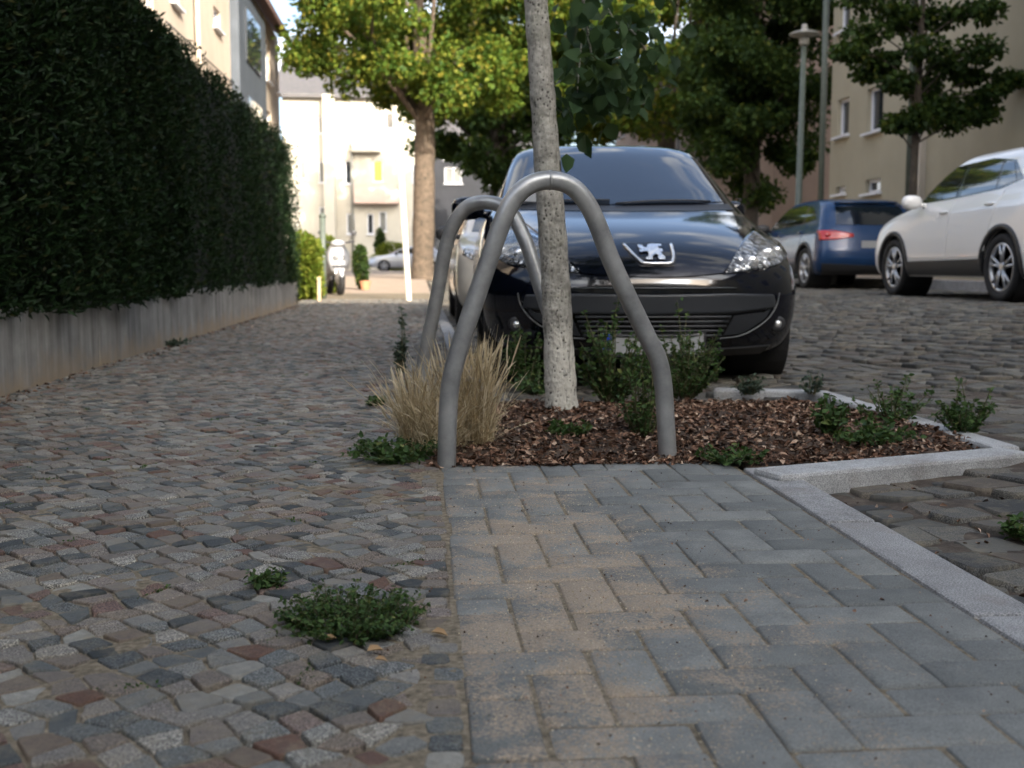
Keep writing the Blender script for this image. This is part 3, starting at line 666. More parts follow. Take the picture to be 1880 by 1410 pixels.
# ------------------------------------------------------------------ young tree with trunk in the bed
def tree(name, label, loc, trunk_pts, trunk_r, limbs, clusters, nleaf, crad, lsize, leafmat, barkmat, group=None, flatten=.7, cat='tree', lw=.36):
    root = empty(name, loc); t = MB(); P = smooth_path(trunk_pts, 6)
    rad = np.interp(np.linspace(0, 1, len(P)), np.linspace(0, 1, len(trunk_r)), trunk_r); rad = rad * (1 + .035 * np.sin(np.arange(len(P)) * 2.3) + .02 * np.sin(np.arange(len(P)) * 5.1 + 1)); t.tube(P, list(rad), 16)
    for a, b_, r0 in limbs:
        a, b_ = Vector(a), Vector(b_); mid = a.lerp(b_, .5) + Vector((random.gauss(0, .08), random.gauss(0, .08), .12)) * (b_ - a).length
        Q = smooth_path([a, mid, b_], 5); t.tube(Q, [r0 * (1 - .8 * i / len(Q)) for i in range(len(Q))], 7, cap=False)
    t.to('trunk', MAT[barkmat], root, True, fix=False)
    cl = np.asarray(clusters, float); k_ = rng.integers(0, len(cl), nleaf); off = rng.normal(0, 1, (nleaf, 3)); off /= np.linalg.norm(off, axis=1, keepdims=True)
    off *= (rng.uniform(0, 1, (nleaf, 1)) ** .5) * crad * rng.uniform(.6, 1.2, len(cl))[k_][:, None]; off[:, 2] *= flatten
    C = cl[k_] + off; D = off / (np.linalg.norm(off, axis=1, keepdims=True) + 1e-6) * .6 + rand_dir(nleaf); D[:, 2] -= .35
    L = lsize * rng.uniform(.65, 1.25, nleaf)
    leaves_obj('crown', C, D, rand_dir(nleaf, 1.3), L, L * lw, MAT[leafmat], root)
    return tag(root, label, cat, group)
def blob(c, r, n, lo=.35, zmin=None):
    out = []
    while len(out) < n:
        d = rand_dir(1)[0]; q = (rng.uniform(lo ** 3, 1)) ** (1 / 3); p = np.array(c) + d * np.array(r) * q
        if zmin is None or p[2] > zmin: out.append(p)
    return np.array(out)
TB = gp(1032, 757, .012)
T = lambda px, py: np.array(tuple(pY(px, py, TB.y))) - np.array(tuple(TB))
tp = [T(1034, 775), T(1031, 745), T(1026, 640), T(1019, 500), T(1007, 330), T(998, 200), T(988, 60), T(980, -60), T(975, -200), T(968, -520), (-.12, .05, 3.6), (-.1, .08, 4.6)]
cl = []
base = np.array(tuple(TB))
# branch of big leaves hanging to the road side of the trunk, nearer than the far trees
hang = [pY(px, py, TB.y + dy) for px, py, dy in [(1060, 70, .25), (1085, 120, .3), (1060, 170, .35), (1100, 165, .5), (1140, 170, .45), (1120, 110, .4), (1170, 110, .6), (1075, 30, .3), (1130, 40, .5), (1100, 190, .45), (1150, 185, .5), (1200, 120, .7), (1055, 200, .4), (1055, 140, .3), (1180, 40, .6), (1110, 150, .35)]]
hangl = [np.array(tuple(p)) - base for p in hang]
crown_c = blob((0, .1, 3.3), (1.0, 1.0, 1.5), 70, .2, 1.95)
lim = [(tuple(T(975, -200)), tuple(hangl[7]), .018), (tuple(hangl[7]), tuple(hangl[3]), .008), (tuple(hangl[8]), tuple(hangl[11]), .006), (tuple(T(975, -200)), tuple(hangl[8]), .012), (tuple(hangl[7]), tuple(hangl[2]), .006)]
lim += [(tuple(T(968, -520) * .8 + np.array((0, 0, .3))), tuple(c), .02) for c in crown_c[:14]]
yt = tree('young_street_tree', 'slim young street tree with speckled pale trunk in the mulched bed', tuple(TB), tp, [.084, .068, .061, .058, .054, .050, .047, .045, .042, .036, .025, .01], lim, crown_c, 2600, .32, .075, 'leaf_near', 'bark', lw=.42)
nl = 300; hl = np.array(hangl); kk = rng.integers(0, len(hl), nl); C = hl[kk] + rng.normal(0, 1, (nl, 3)) * np.array([.055, .16, .055]); D = rand_dir(nl); D[:, 2] -= .9
extra = [np.array(tuple(pY(1040, 282, TB.y - .02))) - base, np.array(tuple(pY(1030, 318, TB.y + .1))) - base]
C = np.concatenate([C, extra]); D = np.concatenate([D, [[.05, -.2, -1], [.2, .1, -1]]]); nl += 2
L = .078 * rng.uniform(.7, 1.15, nl)
V, Fq = leaf_mesh(C, D, rand_dir(nl) + np.array([0, -1.0, .4]), L, L * .42, .25, .2)
link_mesh('foliage', np_mesh('foliage', V, [Fq]), MAT['leaf_near'], yt)

# ------------------------------------------------------------------ hedge on its wall
w = MB()
for i in range(9):
    y0, y1 = -2 + i * 2.28, -2 + (i + 1) * 2.28 - .012
    w.box((-2.03 + .0015 * (i % 3), (y0 + y1) / 2, .14), (.18, y1 - y0, .52))
tag(w.to('low_wall', MAT['low_wall'], None, bevel=.006), 'low streaky concrete wall under the dark hedge', 'wall')
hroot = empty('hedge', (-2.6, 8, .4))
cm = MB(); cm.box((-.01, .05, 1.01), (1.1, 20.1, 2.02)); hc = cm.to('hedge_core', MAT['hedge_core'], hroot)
def hbump(y, z): return .035 * np.sin(1.9 * y + 1.3 * z) + .025 * np.sin(4.3 * y - 2.1 * z + 1) + .02 * np.sin(9 * y + 5 * z)
n = 95000; y = np.concatenate([rng.uniform(2.5, 9.5, 50000), rng.uniform(-2, 18.28, 45000)]); z = rng.uniform(.36, 2.5, n)
xs_ = -1.87 - .03 * z + hbump(y, z) - np.abs(rng.normal(0, .05, n)) + .04 * (rng.uniform(0, 1, n) < .1) + np.where(z > 2.35, -(z - 2.35) * .8, 0)
C1 = np.stack([xs_, y, z], 1); D1 = rng.normal(0, .6, (n, 3)) + np.array([.55, -.1, .55])
n2 = 14000; C2 = np.stack([rng.uniform(-3.1, -1.95, n2), rng.uniform(-2, 18.2, n2), 2.47 + rng.normal(0, .04, n2)], 1); C2[:, 2] += .04 * np.sin(C2[:, 1] * 3.1) ; D2 = rng.normal(0, .6, (n2, 3)) + np.array([0, 0, .9])
n3 = 7000; C3 = np.stack([rng.uniform(-3.1, -1.86, n3), 18.25 + rng.normal(0, .05, n3), rng.uniform(.05, 2.5, n3)], 1); D3 = rng.normal(0, .6, (n3, 3)) + np.array([0, .5, .5])
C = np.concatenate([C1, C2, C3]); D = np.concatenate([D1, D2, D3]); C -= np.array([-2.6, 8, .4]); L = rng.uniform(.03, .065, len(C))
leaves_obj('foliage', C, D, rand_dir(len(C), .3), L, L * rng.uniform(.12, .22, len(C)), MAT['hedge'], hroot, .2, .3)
tag(hroot, 'tall clipped dark evergreen hedge along the pavement', 'hedge')

# ------------------------------------------------------------------ far trees
def big_tree(name, label, X, Y, zb, trunk_r, crown_z, rx, ry, rz_, ncl, nleaf, crad, ls, lm, bark, low=None, group='street trees', lean=0):
    global rng
    rng = np.random.default_rng(int(X * 37 + Y * 11) + 500); random.seed(int(Y))
    c = (lean, 0, crown_z - zb); cl = blob(c, (rx, ry, rz_), ncl, .25, low - zb if low else None)
    top = crown_z - zb
    lim = [((0, 0, top * .55), tuple(p), trunk_r * .26) for p in cl[:14]]
    return tree(name, label, (X, Y, zb), [(0, 0, -.1), (0, 0, .3), (.008 * top, 0, top * .35), (.012 * top, 0, top * .6), (lean * .35, 0, top * .82), (lean, 0, top * 1.1)], [trunk_r * 1.35, trunk_r * 1.08, trunk_r, trunk_r * .9, trunk_r * .7, trunk_r * .35], lim, cl, nleaf, crad, ls, lm, bark, group)
x_ = pY(776, 500, 40).x
big_tree('street_tree', 'big sunlit street tree with thick brown trunk behind the white post', x_, 40, .18, .36, 9.8, 4.4, 4.4, 5.0, 170, 66000, .85, .175, 'leaf_sun', 'bark_old', 6.0, lean=-.1)
big_tree('street_tree', 'street tree with bright yellow green foliage behind the black car', 8.7, 41, .45, .33, 8.8, 4.9, 4.6, 5.4, 140, 52000, .9, .17, 'leaf_sun', 'bark_dark', 5.4, lean=-1.2)
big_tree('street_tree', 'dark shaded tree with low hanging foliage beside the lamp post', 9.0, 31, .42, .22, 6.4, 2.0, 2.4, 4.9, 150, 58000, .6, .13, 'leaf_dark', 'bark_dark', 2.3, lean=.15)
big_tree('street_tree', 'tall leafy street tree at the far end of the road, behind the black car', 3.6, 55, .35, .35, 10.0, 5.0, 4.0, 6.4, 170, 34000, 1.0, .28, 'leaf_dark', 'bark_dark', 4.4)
big_tree('unseen_tree', 'unseen tree added behind the hedge to reflect in the car glass', -4.8, 4.2, -.1, .25, 8.6, 3.6, 3.4, 3.0, 60, 9000, .8, .2, 'leaf_dark', 'bark_dark', 5.6, group=None, lean=4.6)  # added tree out of view, put in for reflections in the windscreen
# slim tree before the tan house
X0 = pY(1676, 360, 18.5).x
cl = np.array([tuple(pY(px, py, 18.5 + dy)) for px, py, dy in [(1590, 60, 0), (1560, 95, -.2), (1620, 110, .1), (1660, 40, .3), (1700, 90, -.3), (1740, 120, 0), (1780, 140, .2), (1800, 90, -.2), (1690, 160, .3), (1650, 150, -.2), (1720, 190, 0), (1770, 195, .3), (1820, 170, -.1), (1850, 145, .1), (1600, 130, .3), (1690, 215, -.1), (1740, 220, .2), (1640, 20, 0), (1720, 30, .2), (1800, 20, -.2), (1700, -40, 0), (1760, -60, .3), (1620, -50, -.3), (1660, -110, 0), (1740, -140, 0), (1810, -60, 0), (1580, -10, 0), (1800, 210, .1), (1655, 225, 0)]])
o3 = np.array([X0, 18.5, .3]); cl = cl - o3
tree('slim_tree', 'slim tree with shade painted into its leaves in front of the tan house, behind the white car', tuple(o3), [(0, 0, -.1), (0, 0, 1.5), (.02, 0, 3.0), (.05, 0, 4.4), (.05, 0, 6)], [.075, .065, .055, .045, .01], [((0.02, 0, max(1.9, c[2] - .5)), tuple(c), .018) for c in cl], cl, 12500, .40, .095, 'leaf_dark', 'bark_dark', 'street trees', .55, lw=.4)

# shrubs near the scooter
def shrub(name, label, loc, rx, ry, h, n, ls, mat, group='shrubs by the sunny footpath'):
    root = empty(name, loc); s_ = MB()
    for i in range(6): s_.tube([(0, 0, -.05), (random.gauss(0, rx * .4), random.gauss(0, ry * .4), h * .8)], [.02, .006], 5)
    s_.to('stem', MAT['bark_dark'], root, True)
    d = rand_dir(n); q = rng.uniform(.3, 1, (n, 1)) ** .5; C = d * q * np.array([rx, ry, h / 2]) + np.array([0, 0, h / 2]); C[:, :2] += .12 * rx * np.sin(C[:, 2:3] * 7)
    D = d + rand_dir(n); L = ls * rng.uniform(.6, 1.3, n); leaves_obj('foliage', C, D, rand_dir(n, .6), L, L * .32, MAT[mat], root)
    return tag(root, label, 'shrub', group)
for px, pb, Y, hh, rx, lab in [(567, 538, 20.6, 1.25, .27, 'sunlit yellow green shrub at the hedge end'), (556, 530, 21.6, 1.35, .3, 'sunlit shrub squeezed between hedge end and green post'), (602, 525, 24.5, 1.3, .3, 'olive shrub half hidden behind the parked scooter')]:
    p = pY(px, pb, Y); shrub('shrub', lab, (p.x, Y, float(rise(Y)) - .12), rx, .35, hh, 2600, .085, 'shrub_sun')
p = pY(655, 515, 27); shrub('shrub', 'dark green shrub in a pot beyond the scooter', (p.x + .1, 27, .1), .16, .2, 1.0, 1300, .08, 'leaf_dark')
pt = MB(); pt.lathe([(.09, 0), (.125, .16), (.135, .16), (.135, .2), (.11, .2)], (p.x + .22, 26.5, .08), 'Z', 16); tag(pt.to('flower_pot', MAT['terracotta'], None, False), 'terracotta flower pot on the sunny footpath beyond the scooter', 'flower pot')
p = pY(698, 470, 72); shrub('cypress', 'narrow dark cypress before the white corner house', (p.x, 72, .4), .32, .32, 2.6, 2000, .13, 'leaf_dark', None)
p = pY(722, 475, 70); shrub('shrub', 'yellow green shrub against the white corner house, above the silver car', (p.x, 70, .4), 1.2, .6, 1.7, 2000, .16, 'shrub_sun')

# ------------------------------------------------------------------ posts, lamp
p = gp(750, 556); Yp = 19.9; b0 = pY(751, 556, Yp); t0 = pY(731, 232, Yp)
ms = MB(); ms.tube([(b0.x, Yp, -.1), (b0.x, Yp, b0.z), (t0.x, Yp, t0.z)], .05, 14); ms.lathe([(.055, 0), (.055, .03), (.02, .05)], (t0.x, Yp, t0.z - .01), 'Z', 14)
tag(ms.to('post', MAT['post_white'], None, True), 'plain white post standing in the sun at the pavement edge', 'post')
ms = MB(); q = pY(594, 520, 21.2); ms.tube([(q.x, 21.2, -.05), (q.x, 21.2, 1.5)], .055, 10); ms.ellipsoid((q.x, 21.2, 1.52), (.07, .07, .05))
tag(ms.to('fence_post', MAT['green_paint'], None, True), 'green metal fence post beside the scooter', 'post')
ms = MB(); q = pY(586, 540, 19.9); ms.box((q.x, 19.9, .2), (.06, .06, .46)); tag(ms.to('wooden_stake', MAT['wood'], None, bevel=.01), 'short pale wooden stake at the hedge end', 'post')
YL = 23.5; b0 = pY(1464, 420, YL); t0 = pY(1477, 62, YL); zr = float(z_road(8.0, YL)) + .1
lr = empty('street_lamp', (b0.x, YL, zr)); ms = MB(); H = t0.z - zr; dx = t0.x - b0.x
ms.tube([(0, 0, -.05), (0, 0, .9), (0.001, 0, .92), (dx, 0, H)], [.10, .10, .075, .05], 14); ms.to('pole', MAT['green_paint'], lr, True)
ms = MB(); ms.lathe([(.05, -.25), (.05, -.1), (.11, -.07), (.30, -.025), (.31, 0), (.25, .03), (.09, .06), (.06, .12), (.06, .18), (.02, .2)], (dx, 0, H), 'Z', 24); ms.to('lamp_head', MAT['plastic_lamp'], lr, True)
ms = MB(); ms.lathe([(.07, -.24), (.105, -.2), (.105, -.085), (.08, -.08)], (dx, 0, H), 'Z', 20); ms.to('lamp_glass', MAT['plastic_lamp'], lr, True)
tag(lr, 'grey green street lamp with flat round head beside the tan house', 'street lamp')

# ------------------------------------------------------------------ cars
def pchip(xs, ys):
    x = np.asarray(xs, float); y = np.asarray(ys, float); h = np.diff(x); d = np.diff(y) / h; m = np.zeros(len(x))
    for i in range(1, len(x) - 1):
        if d[i - 1] * d[i] > 0:
            w1, w2 = 2 * h[i] + h[i - 1], h[i] + 2 * h[i - 1]; m[i] = (w1 + w2) / (w1 / d[i - 1] + w2 / d[i])
    m[0], m[-1] = d[0], d[-1]
    def f_(q):
        q = np.clip(q, x[0], x[-1]); i = np.clip(np.searchsorted(x, q) - 1, 0, len(h) - 1); t = (q - x[i]) / h[i]
        return (1 + 2 * t) * (1 - t) ** 2 * y[i] + t * (1 - t) ** 2 * h[i] * m[i] + t * t * (3 - 2 * t) * y[i + 1] + t * t * (t - 1) * h[i] * m[i + 1]
    return f_
class Shell:
    def __init__(s, rows, zs=1.0):
        A = np.array(rows, float); s.z0, s.z1 = A[0, 0] * zs, A[-1, 0] * zs; z = A[:, 0] * zs
        s.yf, s.kf, s.nf, s.w, s.yr, s.kr, s.nr = [pchip(z, A[:, i]) for i in range(1, 8)]
    def front(s, x, z):
        w, n_, k_ = s.w(z), s.nf(z), s.kf(z); u = min(abs(x) / w, .9995); return Vector((x, float(s.yf(z) + k_ * (1 - (1 - u ** n_) ** (1 / n_))), z))
    def rear(s, x, z):
        w, n_, k_ = s.w(z), s.nr(z), s.kr(z); u = min(abs(x) / w, .9995); return Vector((x, float(s.yr(z) - k_ * (1 - (1 - u ** n_) ** (1 / n_))), z))
    def side(s, y, z):
        w = float(s.w(z)); a = s.yf(z) + s.kf(z); b = s.yr(z) - s.kr(z)
        if y < a: t = min(.999, (a - y) / s.kf(z)); w *= float((1 - t ** s.nf(z)) ** (1 / s.nf(z)))
        elif y > b: t = min(.999, (y - b) / s.kr(z)); w *= float((1 - t ** s.nr(z)) ** (1 / s.nr(z)))
        return Vector((w, y, z))
    def sideL(s, y, z): v = s.side(y, z); return Vector((-v.x, v.y, v.z))
    def body(s, nz=56, arches=(), arch_r=.35, mat=None, parent=None, name='body'):
        zz = np.linspace(s.z0, s.z1, nz); q = 14; V, m_ = [], 0
        for z in zz:
            w, yf, kf, nf, yr, kr, nr = [float(g(z)) for g in (s.w, s.yf, s.kf, s.nf, s.yr, s.kr, s.nr)]; ring = []
            th = np.linspace(0, math.pi / 2, q + 1)
            c_, s_ = np.cos(th), np.sin(th)
            fr = [(w * c ** (2 / nf), yf + kf - kf * si ** (2 / nf)) for c, si in zip(np.abs(c_), np.abs(s_))]
            re = [(w * c ** (2 / nr), yr - kr + kr * si ** (2 / nr)) for c, si in zip(np.abs(c_), np.abs(s_))]
            L = [(w, yf + kf + (yr - kr - yf - kf) * t) for t in np.linspace(0, 1, 14)[1:-1]]
            ring = list(reversed(fr)) + L + re + [(-x, y) for x, y in reversed(re[:-1])] + [(-x, y) for x, y in reversed(L)] + [(-x, y) for x, y in fr[:-1]]
            V += [(x, y, z) for x, y in ring]; m_ = len(ring)
        Fc = [(i * m_ + k_, i * m_ + (k_ + 1) % m_, (i + 1) * m_ + (k_ + 1) % m_, (i + 1) * m_ + k_) for i in range(nz - 1) for k_ in range(m_)]
        Fc += [tuple(reversed(range(m_))), tuple((nz - 1) * m_ + k_ for k_ in range(m_))]
        b_ = MB(); b_.add(V, Fc); o = b_.to(name, mat, parent, True)
        bm = bmesh.new(); bm.from_mesh(o.data); bmesh.ops.remove_doubles(bm, verts=bm.verts, dist=1e-5); bm.to_mesh(o.data); bm.free()
        if arches:
            c = MB()
            for ya, za in arches:
                for sgn in (-1, 1): c.lathe([(arch_r, -.2), (arch_r, .5)], (sgn * .78 - .15, ya, za), 'X', 40)
            co = c.to('cutter', mat); md = o.modifiers.new('b', 'BOOLEAN'); md.object = co; md.operation = 'DIFFERENCE'; md.solver = 'EXACT'
            co.parent = parent
            bpy.context.view_layer.update(); dg = bpy.context.evaluated_depsgraph_get(); me = bpy.data.meshes.new_from_object(o.evaluated_get(dg))
            o.modifiers.clear(); o.data = me; bpy.data.objects.remove(co)
            me.polygons.foreach_set('use_smooth', [True] * len(me.polygons)); me.set_sharp_from_angle(angle=R(38))
        return o
def poly_at(P, t):
    P = [Vector((a, b, 0)) for a, b in P]; ls = [(P[i + 1] - P[i]).length for i in range(len(P) - 1)]; T_ = sum(ls) * t
    for i, l in enumerate(ls):
        if T_ <= l or i == len(ls) - 1: q_ = P[i].lerp(P[i + 1], T_ / l if l else 0); return q_.x, q_.y
        T_ -= l
def patch(mb, surf, bot, top, nu=16, nv=8, off=.004, skirt=.015, m=0, out=1):
    """a panel following the body between two boundary lines, with its own edge thickness"""
    g = []
    for j in range(nv + 1):
        for i in range(nu + 1):
            u, v = i / nu, j / nv; a = poly_at(bot, u); b = poly_at(top, u); x, z = a[0] + (b[0] - a[0]) * v, a[1] + (b[1] - a[1]) * v
            p = surf(x, z); e = .004; nrm = (surf(x + e, z) - surf(x - e, z)).cross(surf(x, z + e) - surf(x, z - e))
            nrm = nrm.normalized() if nrm.length > 1e-9 else Vector((0, -1, 0))
            if nrm.dot(Vector((p.x, p.y - 2.1, (p.z - .7) * 1.2))) < 0: nrm = -nrm
            g.append((p + nrm * off, p - nrm * skirt))
    W_ = nu + 1; vs = [a for a, b in g]; fs = [(j * W_ + i, j * W_ + i + 1, (j + 1) * W_ + i + 1, (j + 1) * W_ + i) for j in range(nv) for i in range(nu)]
    bord = [i for i in range(W_)] + [j * W_ + nu for j in range(1, nv + 1)] + [nv * W_ + i for i in range(nu - 1, -1, -1)] + [j * W_ for j in range(nv - 1, 0, -1)]
    b0 = len(vs); vs += [g[i][1] for i in bord]; nb = len(bord)
    fs += [(bord[i], bord[(i + 1) % nb], b0 + (i + 1) % nb, b0 + i) for i in range(nb)]
    return mb.add(vs, fs, m)
def flip(P): return [(-a, b) for a, b in P]
def part_patch(name, mat, parent, surf, bot, top, both=False, smooth=True, **kw):
    o = None
    for sg in ((1, -1) if both else (1,)):
        mb = MB(); patch(mb, surf, bot if sg == 1 else flip(bot), top if sg == 1 else flip(top), **kw); o = mb.to(name, MAT[mat], parent, smooth)
        o.data.set_sharp_from_angle(angle=R(45))
    return o
def wheel(parent, x, y, r, w, sgn, spokes=5, rim_r=.72, rim_mat='alloy', double=True):
    t = MB(); rr = r * rim_r
    t.lathe([(rr, -w / 2 + .02), (r * .93, -w / 2), (r * .985, -w / 2 + .025), (r, -w / 4), (r, w / 4), (r * .985, w / 2 - .025), (r * .93, w / 2), (rr, w / 2 - .02), (rr * .97, w / 2 - .06), (rr * .97, -w / 2 + .06), (rr, -w / 2 + .02)], (0, 0, 0), 'X', 36, cap=False)
    o = t.to('wheel', MAT['tyre'], parent, True); o.location = (x, y, r)
    d = MB(); d.lathe([(rr * .96, 0), (.02, 0)], (sgn * (w / 2 - .07), 0, 0), 'X', 30); d.to('brake_disc', MAT['scooter_dark'], o)
    q = MB(); xo = sgn * (w / 2 - .02)
    q.lathe([(rr * .985, xo - sgn * .05), (rr * 1.0, xo), (rr * .95, xo + sgn * .006), (rr * .88, xo - sgn * .008), (rr * .88, xo - sgn * .05)], (0, 0, 0), 'X', 36, cap=False)
    q.lathe([(rr * .24, xo - sgn * .03), (rr * .22, xo), (rr * .1, xo + sgn * .004)], (0, 0, 0), 'X', 16)
    for k_ in range(spokes):
        for da in ((-.2, .2) if double else (0,)):
            a = 2 * math.pi * k_ / spokes + .3; a1 = a + da * .35; a2 = a + da
            p0 = Vector((xo - sgn * .012, math.cos(a1) * rr * .15, math.sin(a1) * rr * .15)); p1 = Vector((xo - sgn * .004, math.cos(a2) * rr * .93, math.sin(a2) * rr * .93))
            q.tube([p0, p1], [rr * .075, rr * .06], 6)
    q.to('rim', MAT[rim_mat], o, True); return o
def arch_liner(parent, ya, za, r, sgn, hw):
    mb = MB(); mb.lathe([(r - .004, 0), (r - .004, -.32 * sgn)], (sgn * hw, ya, za), 'X', 30, cap=False); mb.lathe([(r, 0), (.05, 0)], (sgn * (hw - .3), ya, za), 'X', 30, cap=False); return mb.to('wheel_arch', MAT['tyre'], parent)
def mirror(parent, x, y, z, sgn, mat, s=1.0):
    mb = MB(); mb.ellipsoid((x + sgn * .11 * s, y, z), (.105 * s, .06 * s, .072 * s), 16, 10, p=.8); mb.tube([(x - sgn * .04, y + .02, z - .04), (x + sgn * .06, y, z - .03)], [.03, .025], 8)
    return mb.to('mirror', MAT[mat], parent, True)

#         z     yf    kf   nf    w     yr    kr   nr
HATCH = [(.17, .14, .55, 2.4, .78, 3.86, .35, 3), (.22, .07, .58, 2.4, .82, 3.94, .35, 3), (.30, .02, .62, 2.4, .85, 4.0, .36, 3), (.40, .0, .62, 2.45, .865, 4.03, .36, 3),
         (.50, .0, .62, 2.45, .87, 4.03, .36, 3), (.565, .015, .64, 2.4, .873, 4.02, .36, 3), (.62, .045, .66, 2.35, .874, 4.01, .36, 3), (.68, .10, .70, 2.3, .873, 4.0, .35, 3), (.73, .175, .74, 2.25, .870, 3.99, .34, 3),
         (.78, .285, .78, 2.2, .864, 3.98, .33, 3), (.83, .43, .78, 2.2, .855, 3.96, .33, 3), (.875, .60, .74, 2.2, .842, 3.94, .32, 3), (.915, .78, .64, 2.2, .826, 3.91, .32, 3), (.955, .97, .50, 2.2, .80, 3.88, .32, 3), (.985, 1.09, .38, 2.2, .778, 3.86, .32, 3),
         (1.04, 1.20, .34, 2.2, .745, 3.83, .31, 3), (1.12, 1.345, .32, 2.2, .715, 3.78, .3, 3), (1.22, 1.53, .30, 2.2, .677, 3.71, .3, 3), (1.32, 1.72, .27, 2.2, .637, 3.62, .3, 3), (1.39, 1.865, .25, 2.2, .60, 3.53, .3, 2.6), (1.435, 1.99, .24, 2.2, .555, 3.42, .3, 2.4), (1.46, 2.13, .22, 2.2, .47, 3.25, .28, 2.3), (1.472, 2.35, .2, 2.2, .32, 3.0, .25, 2.2)]
SUV = [(.24, .16, .4, 2.6, .84, 4.18, .3, 3), (.30, .07, .45, 2.6, .875, 4.27, .3, 3), (.40, .01, .48, 2.6, .895, 4.33, .3, 3), (.52, 0, .5, 2.6, .905, 4.36, .3, 3), (.65, .01, .52, 2.5, .903, 4.35, .3, 3), (.76, .03, .56, 2.5, .896, 4.32, .3, 3),
       (.86, .10, .6, 2.4, .885, 4.29, .3, 3), (.92, .22, .64, 2.3, .875, 4.27, .3, 3), (.97, .42, .64, 2.3, .862, 4.25, .3, 3), (1.01, .68, .56, 2.2, .847, 4.23, .3, 3), (1.05, .98, .42, 2.2, .825, 4.21, .3, 3),
       (1.10, 1.13, .36, 2.2, .80, 4.18, .3, 3), (1.20, 1.32, .33, 2.2, .772, 4.11, .3, 3), (1.30, 1.51, .30, 2.2, .74, 4.02, .3, 3), (1.40, 1.71, .28, 2.2, .702, 3.92, .3, 3), (1.48, 1.90, .26, 2.2, .665, 3.82, .3, 2.6), (1.54, 2.08, .25, 2.2, .62, 3.68, .3, 2.4), (1.58, 2.3, .24, 2.2, .53, 3.45, .28, 2.2), (1.6, 2.6, .2, 2.2, .38, 3.1, .25, 2.2)]
def glasshouse(sh, root, zs, gmat='glass', wtop=.52):
    pass

